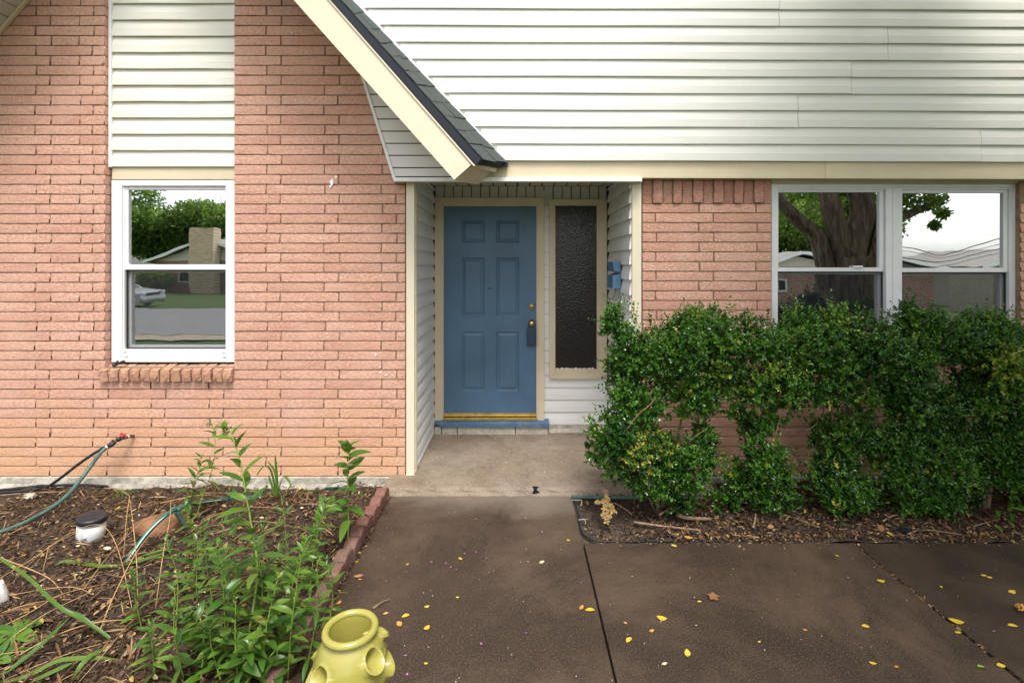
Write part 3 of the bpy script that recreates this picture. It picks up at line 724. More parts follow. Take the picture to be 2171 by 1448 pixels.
hung_window(win_r, Y2, 1912, 2163, 389, 757, 1917, 2132, 409, 568.5, 577.5, 1914, 2141, 742, False)
lk = MB().box(X(1811), X(1831), Y2 + 0.006, Y2 + 0.03, Z(568), Z(563.5), 0.003); lk.build('sash_lock', 'vinyl', win_r)
# head trim over the wide window
ht = MB(); ht.box(WX(1637.5, 0.0), WX(2163, 0.0), 0.012, 0.12, WZ(386.5, 0.012), WZ(376, 0.012), 0.002); ht.box(WX(1638, 0.03), WX(2163, 0.03), 0.03, 0.12, WZ(389.5, 0.03), WZ(386, 0.03), 0.001)
ht.build('head_trim', 'casing', house)
# rowlock brick sill of the left window
sill = MB().box(WX(212, 0), WX(494, 0), 0.0, 0.09, WZ(805, 0), WZ(779, 0)).build('window_sill', 'mortar', house); sill['label'] = 'projecting sill of rough upright bricks under the left window'
def sill_brick(seed):
    r = random.Random(seed); V = []; Fs = []; n = 4
    for j in range(n):
        for i_ in range(n):
            e = i_ in (0, n - 1) or j in (0, n - 1)
            V.append((-.5 + i_ / (n - 1) + r.uniform(-.035, .035), (0.004 if e else -0.001) + r.uniform(-.004, .004), -.5 + j / (n - 1) + r.uniform(-.03, .03) * (j < n - 1)))
    for j in range(n - 1):
        for i_ in range(n - 1): a = j * n + i_; Fs.append((a, a + 1, a + n + 1, a + n))
    ring = [0, 1, 2, 3, 7, 11, 15, 14, 13, 12, 8, 4]; k = len(V)
    for i_ in ring: V.append((V[i_][0], 0.11, V[i_][2] + (0.33 if V[i_][2] > 0.3 else 0)))
    for i_ in range(12): Fs.append((ring[(i_ + 1) % 12], ring[i_], k + i_, k + (i_ + 1) % 12))
    return mesh(V, Fs, 'sillbrick', False, 'brick')
SB = [sill_brick(s) for s in range(7)]
for k in range(13):
    a = 206 + k * 22.05; SYf = -0.037
    o = bpy.data.objects.new('brick', SB[(k * 3) % 7]); zt, zb = WZ(785, SYf) + random.uniform(-.002, .002), WZ(809, SYf) + random.uniform(-.004, .004)
    o.location = (WX(a + 10.5, SYf), SYf + random.uniform(-.006, .006), (zt + zb) / 2); o.scale = (WX(18.0, 0) - WX(0, 0), 1, zt - zb); o.rotation_euler = (0, R(random.uniform(-3, 1)), R(random.uniform(-2, 2)))
    link(o, sill)
# dark rooms behind the glass
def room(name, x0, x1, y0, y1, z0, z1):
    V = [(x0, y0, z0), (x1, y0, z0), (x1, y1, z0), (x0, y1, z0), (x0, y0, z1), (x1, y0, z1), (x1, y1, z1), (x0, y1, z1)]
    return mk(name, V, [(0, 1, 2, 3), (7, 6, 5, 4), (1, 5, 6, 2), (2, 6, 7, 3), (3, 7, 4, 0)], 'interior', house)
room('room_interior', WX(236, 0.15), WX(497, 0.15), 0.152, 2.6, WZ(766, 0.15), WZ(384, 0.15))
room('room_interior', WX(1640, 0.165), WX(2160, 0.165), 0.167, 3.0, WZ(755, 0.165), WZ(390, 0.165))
def curtain(px0, px1, y):
    m = MB(); n = 40; x0, x1 = WX(px0, y), WX(px1, y)
    for i_ in range(n):
        t = i_ / (n - 1); x = x0 + (x1 - x0) * t; yy = y + 0.025 * math.sin(t * 22) + 0.01 * math.sin(t * 51)
        m.v += [Vector((x, yy, WZ(748, y))), Vector((x, yy, WZ(396, y)))]
    for i_ in range(n - 1): m.f.append((2 * i_, 2 * i_ + 2, 2 * i_ + 3, 2 * i_ + 1))
    m.build('curtain', 'curtain', house, True)
curtain(1668, 1722, 0.24); curtain(2060, 2140, 0.24)

# ---- recessed porch
YD = 0.968                        # back wall of the recess
XA, XB = -0.797, 0.871            # its side walls
ZC = WZ(394.5, YD)                # ceiling
H3 = 26.05 * (YD - CY) / F
rec = MB()
rec.box(XA - 0.06, XB + 0.06, YD + 0.0205, YD + 0.12, -0.1, ZC + 0.1)
rec.box(XA - 0.06, XA - 0.0195, 0.02, YD + 0.0195, -0.1, ZC + 0.1); rec.box(XB + 0.0195, XB + 0.06, 0.02, YD + 0.0195, -0.1, ZC + 0.1)
recess = rec.build('porch_wall', 'groove', house); recess['label'] = 'white lap sided walls of the recessed porch'
z0 = WZ(900, YD)
for i in range(21):
    z = z0 + i * H3
    if z > ZC: break
    hh = min(H3, ZC - z - 0.004)
    o = lap('siding_board', (XA - 0.019, 0.012, z), (0, 1, 0), (1, 0, 0), YD - 0.02, hh, 'siding_porch', recess, 0.021)
    lap('siding_board', (XB + 0.019, YD - 0.006, z), (0, -1, 0), (-1, 0, 0), YD - 0.02, hh, 'siding_porch', recess, 0.021)
    yb = 900 - 26.05 * i
    if yb > 800: lap('siding_board', (WX(1152, YD), YD + 0.019, z), (1, 0, 0), (0, -1, 0), XB - WX(1152, YD), hh, 'siding_porch', recess, 0.013)
    elif yb > 420: lap('siding_board', (WX(1151, YD), YD + 0.019, z), (1, 0, 0), (0, -1, 0), WX(1168, YD) - WX(1151, YD), hh, 'siding_porch', recess, 0.013)
# lowest course, cut short, along the side walls
lap('siding_board', (XA - 0.019, 0.012, PZ + 0.012), (0, 1, 0), (1, 0, 0), YD - 0.02, z0 - PZ - 0.015, 'siding_porch', recess, 0.021)
lap('siding_board', (XB + 0.019, YD - 0.006, PZ + 0.012), (0, -1, 0), (-1, 0, 0), YD - 0.02, z0 - PZ - 0.015, 'siding_porch', recess, 0.021)
# vertical panels over the door
hw = 19.25
x = 922.5; k = 0
while x < 1284:
    b = min(x + hw, 1286.5)
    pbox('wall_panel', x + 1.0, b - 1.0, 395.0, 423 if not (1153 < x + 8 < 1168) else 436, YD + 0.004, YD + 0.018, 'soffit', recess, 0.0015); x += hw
# ceiling planks running front to back
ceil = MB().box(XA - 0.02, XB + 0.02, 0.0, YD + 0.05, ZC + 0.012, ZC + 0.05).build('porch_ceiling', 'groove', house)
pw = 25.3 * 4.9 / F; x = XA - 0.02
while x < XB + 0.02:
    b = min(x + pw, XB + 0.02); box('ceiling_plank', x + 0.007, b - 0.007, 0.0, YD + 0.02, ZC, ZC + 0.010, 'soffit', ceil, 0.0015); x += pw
# header that drops below the ceiling at the front, with white trim
ZL = WZ(385.0, SY - 0.02)
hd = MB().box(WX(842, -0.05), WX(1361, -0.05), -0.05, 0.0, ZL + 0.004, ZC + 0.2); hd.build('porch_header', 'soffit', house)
tr = MB(); tr.box(WX(834, -0.095), WX(1361.5, -0.095), -0.095, -0.052, ZL, WZ(376.3, -0.095), 0.002); tr.build('header_trim', 'white_trim', house)
# corner posts
for (a, b, nm) in ((861, 878.5, 'left'), (1340.5, 1360, 'right')):
    p = MB(); p.box(WX(a, -0.012), WX(b, -0.012), -0.012, 0.03, PZ - 0.0 if a > 1000 else WZ(1010, -0.012), ZL + 0.02, 0.003)
    xi = (WX(878.5, -0.012) if a < 1000 else WX(1340.5, -0.012))
    p.box(*((xi - 0.012, xi + 0.006) if a < 1000 else (xi - 0.006, xi + 0.012)), 0.03, 0.075, PZ + 0.004, ZL + 0.02, 0.002)
    o = p.build('porch_post', 'cream_light', house); o['label'] = 'cream corner board on the %s side of the porch opening' % nm

# vertical plank infill beside the brick, behind the sloping barge board
gp = MB(); PYf = -0.078
gp.prism([(WX(768, PYf), WZ(160, PYf)), (WX(838, PYf), WZ(381, PYf)), (WX(1058, PYf), WZ(381, PYf)), (WX(935, PYf), WZ(250, PYf))], PYf + 0.012, -0.008)
infill = gp.build('infill_panel', 'groove', house); infill['label'] = 'white plank infill between brick and barge board'
ylines = [148.5, 174.9, 200.7, 227.0, 252.9, 278.7, 304.5, 330, 356, 375]
for a, b in zip(ylines, ylines[1:]):
    xl = lambda y: 767 + (y - 160) * 69.5 / 222; xr = lambda y: 700 + y * 0.93 + 20
    pl = [(WX(xl(b) + 3, PYf), WZ(b - 1.25, PYf)), (WX(min(xr(b), 1040), PYf), WZ(b - 1.25, PYf)), (WX(min(xr(a), 1040), PYf), WZ(a + 1.25, PYf)), (WX(xl(a) + 3, PYf), WZ(a + 1.25, PYf))]
    MB().prism(pl, PYf, PYf + 0.011).build('plank', 'soffit_white', infill)
et = MB(); e0, e1 = (764.5, 158), (835, 383); w_ = 6.0
et.prism([(WX(e0[0] - 1, -0.09), WZ(e0[1], -0.09)), (WX(e1[0] - 1, -0.09), WZ(e1[1], -0.09)), (WX(e1[0] + w_ - 1, -0.09), WZ(e1[1], -0.09)), (WX(e0[0] + w_ - 1, -0.09), WZ(e0[1], -0.09))], -0.09, -0.004)
et.build('edge_trim', 'white_trim', infill)

# ---- gable roof: barge boards, shingles, soffits
RY = -0.5; SK = Vector((0.12, 0.418, 0.03))
B0, B1 = W(622, 0, RY), W(963, 381.7, RY); T0, T1 = W(697, 0, RY), W(999.7, 349.2, RY)
up = 2.12
Bt = B1 + (B0 - B1) * up; Tt = T1 + (T0 - T1) * up * 1.06
rb = MB(); dY = Vector((0, 0.022, 0))
rb.add([B1, T1, Tt, Bt, B1 + dY, T1 + dY, Tt + dY, Bt + dY], [(0, 1, 2, 3), (7, 6, 5, 4), (0, 4, 5, 1), (2, 6, 7, 3), (0, 3, 7, 4), (1, 5, 6, 2)])
roof = bpy.data.objects.new('roof', None)
# roof deck (solid) is the roof part itself; boards and shingles are its pieces
F0, F1 = W(720, 0, RY - 0.012), W(1020, 338, RY - 0.012); K1, K0 = W(1073, 346.5, SY - 0.022), W(743, 0, SY - 0.022)
Ft = F1 + (F0 - F1) * 2.3; Kt = K1 + (K0 - K1) * 2.3
D0, D1 = W(699.5, 0, RY - 0.01), W(1009.5, 349.8, RY - 0.01); Dt = D1 + (D0 - D1) * 2.24
E1 = W(1062, 356, SY - 0.03); Et = Kt + (E1 - K1)
rd = MB()
rd.add([D1, F1, Ft, Dt, E1, K1, Kt, Et], [(0, 1, 2, 3), (0, 4, 5, 1), (1, 5, 6, 2), (0, 3, 7, 4), (4, 7, 6, 5), (3, 2, 6, 7)])
roof = rd.build('roof', 'shingle_edge', house); roof['label'] = 'steep gable roof edge with grey shingles over the porch corner'
o = rb.build('barge_board', 'cream_light', roof); o['label'] = 'wide cream sloping barge board'
# light drip strip along the top of the board
ds = MB(); a0, a1 = W(695.5, 0, RY - 0.008), W(1004, 352.5, RY - 0.008); b0, b1 = W(699.5, 0, RY - 0.008), W(1008, 351.8, RY - 0.008)
at_, bt_ = a1 + (a0 - a1) * 2.2, b1 + (b0 - b1) * 2.2; dY2 = Vector((0, 0.02, 0))
ds.add([a1, b1, bt_, at_, a1 + dY2, b1 + dY2, bt_ + dY2, at_ + dY2], [(0, 1, 2, 3), (7, 6, 5, 4), (0, 4, 5, 1), (2, 6, 7, 3), (0, 3, 7, 4), (1, 5, 6, 2)]); ds.build('drip_strip', 'cream_light', roof)
# boxed end and underside of the overhang
q = [W(963.4, 381.6, RY + 0.0), W(1000.0, 349.4, RY + 0.0), W(1041, 365.5, -0.1), W(1014, 392, -0.1)]
eb = MB(); inw = (B0 - B1).normalized() * 0.02
fr = [q[0] + Vector((0.002, .023, 0)), q[1] + Vector((0.002, .023, 0)), q[2], q[3]]
upv = (B0 - B1).normalized() * 1.9
eb.add([p for p in fr] + [p + upv for p in fr], [(0, 3, 2, 1), (0, 4, 7, 3), (2, 6, 5, 1), (3, 7, 6, 2), (4, 5, 6, 7)])
o = eb.build('rake_soffit', 'cream', roof)
MB().hexa([q[1] + Vector((0.004, 0.0, -0.004)), W(1052, 361, -0.12), W(1050, 366, -0.12), q[1] + Vector((0.0, .03, -0.01)), q[1] + Vector((0.012, 0, 0.01)), W(1054, 358, -0.12), W(1053, 360, -0.1), q[1] + Vector((0.012, .03, .01))]).build('eave_fillet', 'cream', roof)
# single shingles
def RQ(u, v, lift=0.0):
    p = (F1 * (1 - v) + K1 * v) * (1 - u) + (F0 * (1 - v) + K0 * v) * u
    return p + RN * lift
RN = ((F0 - F1).cross(K1 - F1)).normalized()
if RN.z < 0: RN = -RN
nC = 11
for c in range(nC + 2):
    cuts = [0.0, random.uniform(.3, .6) + (0.12 if c % 2 else -0.08), 1.0]
    for a, b in zip(cuts, cuts[1:]):
        u0 = (c - 0.0) / nC + random.uniform(-.008, .008); u1 = u0 + 1.35 / nC; a_, b_ = a + 0.012, b - 0.012
        wob = random.uniform(0.002, 0.007)
        lo = [RQ(u0, a_, 0.002 + wob), RQ(u0 + random.uniform(-.01, .01), b_, 0.003 + wob), RQ(u1, b_, 0.001), RQ(u1, a_, 0.001)]
        hi = [p + RN * 0.006 for p in lo]
        MB().add(lo + hi, [(3, 2, 1, 0), (4, 5, 6, 7), (0, 1, 5, 4), (1, 2, 6, 5), (2, 3, 7, 6), (3, 0, 4, 7)]).build('shingle', 'shingle', roof)
fl = MB(); f0, f1 = W(745, 0, SY - 0.03), W(1068.5, 343, SY - 0.03); g0, g1 = W(755, 0, SY - 0.03), W(1073, 339.5, SY - 0.03)
ft, gt = f1 + (f0 - f1) * 2.2, g1 + (g0 - g1) * 2.2
fl.add([f1, g1, gt, ft] + [p + Vector((0, .028, 0)) for p in (f1, g1, gt, ft)], [(0, 1, 2, 3), (0, 4, 5, 1), (1, 5, 6, 2), (0, 3, 7, 4)]); fl.build('flashing', 'white_trim', roof)
MB().hexa([W(1060, 352, -0.13), W(1076, 354, -0.13), W(1076, 354, -0.075), W(1060, 352, -0.075), W(1066, 341, -0.13), W(1078, 347, -0.13), W(1078, 347, -0.075), W(1066, 341, -0.075)], 0.002).build('flashing_tip', 'shingle_edge', roof)

# left slope of the gable: sloping soffit boards and cream edge (mostly above the frame)
wl0, wl1 = W(61, 0, 0), W(0, 70, 0); dl = (wl0 - wl1).normalized(); nl = Vector((-dl.z, 0, dl.x))
if nl.z > 0: nl = -nl
def LS(s, y, off=0.0): return wl0 + dl * s + Vector((0, y, 0)) - nl * off
lsp = MB(); lsp.add([LS(-1.6, 0.02, .012), LS(1.62, 0.02, .012), LS(1.62, -.5, .012), LS(-1.6, -.5, .012), LS(-1.6, 0.02, .1), LS(1.62, 0.02, .1), LS(1.62, -.5, .1), LS(-1.6, -.5, .1)], [(0, 3, 2, 1), (4, 5, 6, 7), (0, 1, 5, 4), (1, 2, 6, 5), (2, 3, 7, 6), (3, 0, 4, 7)])
lroof = lsp.build('roof', 'groove', house); lroof['label'] = 'sloping underside of the left roof overhang'
s = -1.5
while s < 1.5:
    MB().hexa([LS(s + .003, -.5, 0), LS(s + .097, -.5, 0), LS(s + .097, 0.0, 0), LS(s + .003, 0.0, 0), LS(s + .003, -.5, .011), LS(s + .097, -.5, .011), LS(s + .097, 0.0, .011), LS(s + .003, 0.0, .011)]).build('soffit_plank', 'soffit', lroof); s += 0.1
MB().hexa([LS(-1.6, -.03, -.022), LS(1.6, -.03, -.022), LS(1.6, -.004, -.022), LS(-1.6, -.004, -.022), LS(-1.6, -.03, -.002), LS(1.6, -.03, -.002), LS(1.6, -.004, -.002), LS(-1.6, -.004, -.002)], 0.002).build('soffit_trim', 'cream', lroof)
MB().hexa([LS(-1.6, -.52, -.09), LS(1.6, -.52, -.09), LS(1.6, -.502, -.09), LS(-1.6, -.502, -.09), LS(-1.6, -.52, .1), LS(1.6, -.52, .1), LS(1.6, -.502, .1), LS(-1.6, -.502, .1)]).build('barge_board', 'cream_light', lroof)
# added unseen eave above the upper storey, set high to limit its shade
ev = MB().box(-0.9, 5.2, -0.62, 0.4, 5.6, 5.7); o = ev.build('roof', 'soffit', house); o['label'] = 'added eave high above the white siding, outside the picture'

# ---- front door
DX = lambda p: WX(p, YD); DZ = lambda p: WZ(p, YD)
Yd = YD - 0.002                   # door face
px_p = [(978, 1027.5), (1051.5, 1101)]; pz_p = [(466.5, 515), (546, 671), (703, 829)]
xs_ = sorted({941.0, 1137.0, *[v for p in px_p for v in p]}); zs_ = sorted({438.0, 877.0, *[v for p in pz_p for v in p]})
dm = MB()
for a, b in zip(xs_, xs_[1:]):
    for c, d in zip(zs_, zs_[1:]):
        if any(abs(a - p[0]) < .1 for p in px_p) and any(abs(c - z_[0]) < .1 for z_ in pz_p): continue
        x0, x1, z1, z0_ = DX(a), DX(b), DZ(c), DZ(d)
        dm.add([(x0, Yd, z0_), (x1, Yd, z0_), (x1, Yd, z1), (x0, Yd, z1)], [(0, 1, 2, 3)])
dm.box(DX(941), DX(1137), Yd + 0.014, Yd + 0.04, DZ(877), DZ(438))
door = dm.build('door', 'door_blue', house); door['label'] = 'blue six-panel front door with brass knob'
for (a, b) in px_p:
    for (c, d) in pz_p:
        x0, x1, z1, z0_ = DX(a), DX(b), DZ(c), DZ(d); V = []; Fs = []
        for ins, dep in ((0, 0.0), (0.004, 0.0015), (0.010, 0.009), (0.018, 0.010), (0.036, 0.0035), (0.042, 0.002)):
            V += [(x0 + ins, Yd + dep, z0_ + ins), (x1 - ins, Yd + dep, z0_ + ins), (x1 - ins, Yd + dep, z1 - ins), (x0 + ins, Yd + dep, z1 - ins)]
        for r_ in range(5):
            for e in range(4): A = r_ * 4 + e; Bq = r_ * 4 + (e + 1) % 4; Fs.append((A, Bq, Bq + 4, A + 4))
        Fs.append((20, 21, 22, 23)); mk('door_panel', V, Fs, 'door_blue', door)
def knob(name, px, py, prof, mat, parent): return MB().lathe(W(px, py, Yd), (0, -1, 0), prof, 24).build(name, mat, parent, True)
knob('deadbolt', 1127, 650, [(0.0315, -0.002), (0.0315, 0.004), (0.029, 0.011), (0.0225, 0.014), (0.022, 0.0115), (0.001, 0.0115)], 'brass', door)
knob('key_cylinder', 1127, 650, [(0.0215, 0.010), (0.0215, 0.014), (0.02, 0.0155), (0.002, 0.0155)], 'brass', door)
knob('door_knob', 1127, 684.5, [(0.033, -0.002), (0.033, 0.004), (0.028, 0.010), (0.013, 0.014), (0.012, 0.03), (0.02, 0.036), (0.0275, 0.046), (0.028, 0.056), (0.023, 0.064), (0.016, 0.067), (0.001, 0.067)], 'brass', door)
knob('knob_face', 1127, 684, [(0.0165, 0.0655), (0.0165, 0.069), (0.013, 0.0705), (0.001, 0.0705)], 'brass_bright', door)
knob('peephole', 1038, 612, [(0.0105, -0.001), (0.0105, 0.003), (0.008, 0.005), (0.006, 0.003), (0.001, 0.003)], 'black_plastic', door)
sw = MB(); sw.box(DX(941), DX(1136.5), Yd - 0.006, Yd, DZ(879.5), DZ(875.2), 0.001); sw.box(DX(941), DX(1136.5), Yd - 0.02, Yd - 0.004, DZ(882), DZ(878.7), 0.003)
sw.build('door_sweep', 'gold', door)
for k in range(6): box('screw', DX(977 + k * 31) - .004, DX(977 + k * 31) + .004, Yd - 0.0085, Yd - 0.004, DZ(877.8), DZ(876.2), 'black_plastic', door)
th = MB(); th.box(DX(941), DX(1136.5), YD - 0.035, YD + 0.02, DZ(889.0), DZ(883.8), 0.003); th.build('threshold', 'gold', house)
sillw = MB(); zt = WZ(897, YD - 0.07); sillw.hexa([(DX(941) - .0, YD - 0.075, zt - 0.04), (WX(1164.5, YD - .07), YD - 0.075, zt - 0.04), (WX(1164.5, YD - .07), YD + 0.02, zt - 0.04), (XA + 0.003, YD + 0.02, zt - 0.04), (XA + 0.003, YD - 0.075, zt), (WX(1164.5, YD - .07), YD - 0.075, zt), (WX(1164.5, YD - .07), YD + 0.02, zt + 0.022), (XA + 0.003, YD + 0.02, zt + 0.022)], 0.003)
sillw.v = [Vector((XA + 0.003, v.y, v.z)) if v.x < XA + 0.05 else v for v in sillw.v]
o = sillw.build('door_sill', 'blue_wood', house); o['label'] = 'chipped blue wooden sill board below the door'
for a, b in ((918, 936), (937, 969), (970, 1092), (1093, 1162)):
    x0 = max(WX(a, YD - .05), XA + .002); box('sill_brick', x0 + .002, WX(b, YD - .05) - .002, YD - 0.055 + random.uniform(-.004, .004), YD + 0.02, PZ - 0.01, zt - 0.041, 'found_conc', house, 0.003)
rough_strip('back_foundation', WX(1163, YD), XB + 0.01, YD - 0.0, PZ - 0.03, WZ(901, YD), 'found_conc', house, 0.003)
# door frame: casings, mitred look, plus jamb
df = MB(); Yc = YD - 0.022
def casing(mb, ox0, ox1, oy0, oy1, wl_, wr_, wt_, wb_=None, y0=None, y1=None):
    y0 = YD - 0.024 if y0 is None else y0; y1 = YD + 0.018
    X_ = lambda p: WX(p, y0); Z_ = lambda p: WZ(p, y0)
    ix0, ix1, iy0 = ox0 + wl_, ox1 - wr_, oy0 + wt_; iy1 = oy1 - (wb_ or 0)
    O = [(ox0, oy1), (ox0, oy0), (ox1, oy0), (ox1, oy1)]; I = [(ix0, iy1), (ix0, iy0), (ix1, iy0), (ix1, iy1)]
    sides = [(0, 1), (1, 2), (2, 3)] + ([(3, 0)] if wb_ else [])
    for a, b in sides:
        q_ = [O[a], O[b], I[b], I[a]]; f = [Vector((X_(x_), y0, Z_(y_))) for x_, y_ in q_]; bk = [Vector((p.x, y1, p.z)) for p in f]
        c_ = sum(f, Vector()) / 4; f = [c_ + (p - c_) * 0.9985 for p in f]
        mb.hexa([f[0], f[3], bk[3], bk[0], f[1], f[2], bk[2], bk[1]], 0.0025)
casing(df, 921.5, 1154, 419.3, 896, 14.5, 13, 13.6)
df.box(DX(936.5), DX(940.8), YD - 0.012, YD + 0.018, DZ(895), DZ(433), 0.001); df.box(DX(1137.2), DX(1141.5), YD - 0.012, YD + 0.018, DZ(895), DZ(433), 0.001); df.box(DX(940.8), DX(1137.2), YD - 0.012, YD + 0.018, DZ(437.6), DZ(432.5), 0.001)
o = df.build('door_frame', 'casing', house); o['label'] = 'tan wooden casing around the blue door'
# sidelight
sl = MB(); casing(sl, 1164.5, 1287, 422.5, 803.5, 13, 17.5, 13.5, 13.5)
sl.box(DX(1265), DX(1270), YD - 0.01, YD + 0.018, DZ(790), DZ(436), 0.001); sl.box(DX(1177), DX(1265), YD - 0.006, YD + 0.018, DZ(790.5), DZ(782), 0.001)
side = sl.build('sidelight', 'casing', house); side['label'] = 'tall narrow sidelight window of dark hammered glass beside the door'
pane(DX(1176.5), DX(1266), DZ(783), DZ(435.5), YD + 0.006, side, 'hammered_glass')
pu = MB()
for k in range(9):
    a = 1179 + k * 9.5; pu.box(DX(a), DX(a + random.uniform(4, 9)), YD + 0.0005, YD + 0.006, DZ(782), DZ(782 - random.uniform(1, 2.6)))
pu.build('glazing_putty', 'white_paint', side)
# house body so that no light comes from behind
hb = MB(); hb.box(-6, 6.5, 3.2, 3.4, -0.1, 5.2); hb.box(-6, 6.5, 0.13, 3.2, 4.6, 4.7)
hb.build('rear_wall', 'interior', house)

# ================================================================ THINGS ON AND AROUND THE HOUSE
# lockbox hanging on the knob
t = thing('key_lockbox', 'dark blue key lockbox hanging from the brass door knob', 'lockbox', W(1127, 731, Yd - 0.03))
MB().box(DX(1117.5), DX(1136), Yd - 0.05, Yd - 0.008, DZ(731), DZ(694), 0.005).build('body', 'lockbox', t)
MB().box(DX(1119.5), DX(1134), Yd - 0.054, Yd - 0.0495, DZ(729), DZ(698), 0.002).build('cover', 'lockbox', t)
MB().lathe(W(1128, 701, Yd - 0.055), (0, -1, 0), [(0.0065, -0.001), (0.0065, 0.002), (0.001, 0.001)], 12).build('keyhole', 'black_plastic', t)
MB().tube([W(1121, 696, Yd - .03), W(1121, 688, Yd - .028), W(1127, 681.5, Yd - .026), W(1133, 688, Yd - .028), W(1133, 696, Yd - .03)], 0.004, 8, sm=4).build('shackle', 'brass_dull', t, True)

# mailbox on the right wall of the recess
mx0 = 0.80; my0, my1 = 0.325, 0.60; mz0, mz1 = 1.466, 1.572
t = thing('wall_mailbox', 'small blue metal mailbox with its lid standing open on the porch side wall', 'mailbox', (XB - .02, 0.46, mz0))
b_ = MB(); xw = XB - 0.002
V = [(mx0, my0, mz0), (xw, my0, mz0), (xw, my1, mz0), (mx0, my1, mz0), (mx0, my0, mz1), (xw, my0, mz1 + .022), (xw, my1, mz1 + .022), (mx0, my1, mz1)]
b_.hexa(V, 0.003); b_.build('body', 'blue_metal', t)
l_ = MB(); zl0, zl1 = 1.604, 1.692
l_.hexa([(mx0 + .012, my0, zl0 + .008), (xw - .002, my0, zl0), (xw - .002, my1, zl0), (mx0 + .012, my1, zl0 + .008), (mx0 + .002, my0 - .002, zl1), (xw - .006, my0 - .002, zl1 - .004), (xw - .006, my1 + .002, zl1 - .004), (mx0 + .002, my1 + .002, zl1)], 0.003)
l_.build('lid', 'blue_metal', t)
box('slot', mx0 - 0.0015, mx0 + .004, 0.395, 0.415, mz0 + .05, mz1 - .006, 'black_plastic', t)
for yy in (0.34, 0.50):
    MB().tube([(xw - .01, yy, mz0 + .002), (xw - .012, yy, mz0 - .05), (xw - .03, yy, mz0 - .085), (mx0 + .0, yy - .004, mz0 - .10), (mx0 - .035, yy, mz0 - .075), (mx0 - .05, yy + .004, mz0 - .05)], 0.0022, 6, sm=5).build('newspaper_hook', 'wire', t, True)

# irrigation fitting lying on the left sill
t = thing('pipe_fitting', 'small black plastic pipe fitting lying on the brick window sill', 'fitting', W(252, 772, 0.0))
MB().tube([W(241, 774.5, -.005), W(263, 766.5, .0)], 0.009, 10).build('tube', 'black_plastic', t, True)
for a, b in (((240, 775), (246, 772.7)), ((257, 768.7), (263.5, 766.2))): MB().tube([W(*a, -.005), W(*b, -.002)], 0.0125, 12).build('collar', 'black_plastic', t, True)
MB().tube([W(250, 771, -.005), W(249, 764.5, -.0)], 0.008, 10).build('stub', 'black_plastic', t, True)

# hose bib, splitter, hoses
fb = lambda px, py, y: W(px, py, y)
t = thing('garden_faucet', 'old brass garden faucet with a red handle sticking out of the brick wall', 'faucet', W(283, 925, 0))
MB().tube([fb(283, 924, 0.0), fb(277, 925, -.03), fb(254, 930, -.085)], [0.010, 0.011, 0.013], 12, sm=3).build('spout', 'brass_dull', t, True)
MB().tube([fb(273, 925.3, -.044), fb(271.5, 926, -.048)], 0.0145, 12).build('tape_ring', 'white_pvc', t, True)
hd_ = MB(); hd_.tube([fb(259, 925.5, -.075), fb(260.5, 921, -.075)], 0.016, 10); hd_.tube([fb(257, 921.5, -.08), fb(257.5, 917, -.08)], 0.007, 8); hd_.tube([fb(264, 922, -.07), fb(265, 919.5, -.07)], 0.007, 8); hd_.build('handle', 'red_plastic', t, True)
t = thing('hose_splitter', 'black and brass two-way hose splitter on the faucet', 'splitter', W(240, 938, -.11))
MB().tube([fb(256, 930, -.083), fb(251, 931.5, -.092), fb(247, 933.5, -.10)], [0.017, 0.018, 0.014], 12).build('coupling', 'black_plastic', t, True)
MB().tube([fb(247, 933.5, -.10), fb(242, 937, -.11)], 0.013, 10).build('body', 'brass_dull', t, True)
MB().tube([fb(242, 936, -.105), fb(229, 944, -.10), fb(216, 951.5, -.10)], [0.015, 0.012, 0.010], 10).build('outlet', 'black_plastic', t, True)
MB().tube([fb(243, 938, -.115), fb(235, 943.5, -.125), fb(228, 947.5, -.13)], [0.016, 0.018, 0.016], 10).build('outlet', 'black_plastic', t, True)
MB().tube([fb(236, 930.5, -.12), fb(240, 934.5, -.115)], 0.006, 8).build('valve_lever', 'brass', t, True)
MB().tube([fb(229, 945.5, -.131), fb(226.5, 948, -.134)], 0.0165, 12).build('hose_collar', 'white_pvc', t, True)
gh = [fb(227, 948, -.133), fb(213, 960, -.17), fb(195, 984, -.26)] + [W(170, 1018, -.36), G(137, 1055, .10), G(100, 1082, .065), G(50, 1109, .05), G(0, 1128, .045), G(-60, 1146, .04)]
o = MB().tube(gh, 0.0135, 12, sm=8).build('garden_hose', 'green_hose', None, True); prop(o, 'faded green garden hose sloping from the faucet to the mulch', 'hose')
bh = [fb(217, 951, -.10), fb(198, 962, -.11), fb(165, 985, -.13), fb(130, 1012, -.15), GB(100, 1032, .02), GB(82, 1036.5, .014), GB(60, 1040, .012), GB(-40, 1047, .012)]
o = MB().tube(bh, 0.0105, 12, sm=8).build('drip_hose', 'black_rubber', None, True); prop(o, 'black hose running from the faucet splitter down to the mulch', 'hose')
fh = [GB(-40, 1042, .014), GB(30, 1036, .014), GB(90, 1030, .014), GB(150, 1028, .016), GB(205, 1029, .014), GB(260, 1034, .012), GB(310, 1040, -.004)]
o = MB().tube(fh, 0.0095, 10, sm=8).build('soaker_hose', 'black_rubber', None, True); prop(o, 'black pipe lying on the mulch along the foundation', 'hose')
nh = [G(268, 1192, .02), G(290, 1160, .07), G(315, 1127, .125), G(345, 1098, .165), G(372, 1080, .165), G(410, 1068, .10), GB(470, 1059, .03), GB(560, 1052, .012)]
o = MB().tube(nh, 0.0125, 12, sm=8).build('garden_hose', 'green_hose_new', None, True); prop(o, 'dark green hose with a pale stripe arching over the brown rock', 'hose')
st = [p + Vector((0.006, -0.009, 0.004)) for p in nh[:-1]]
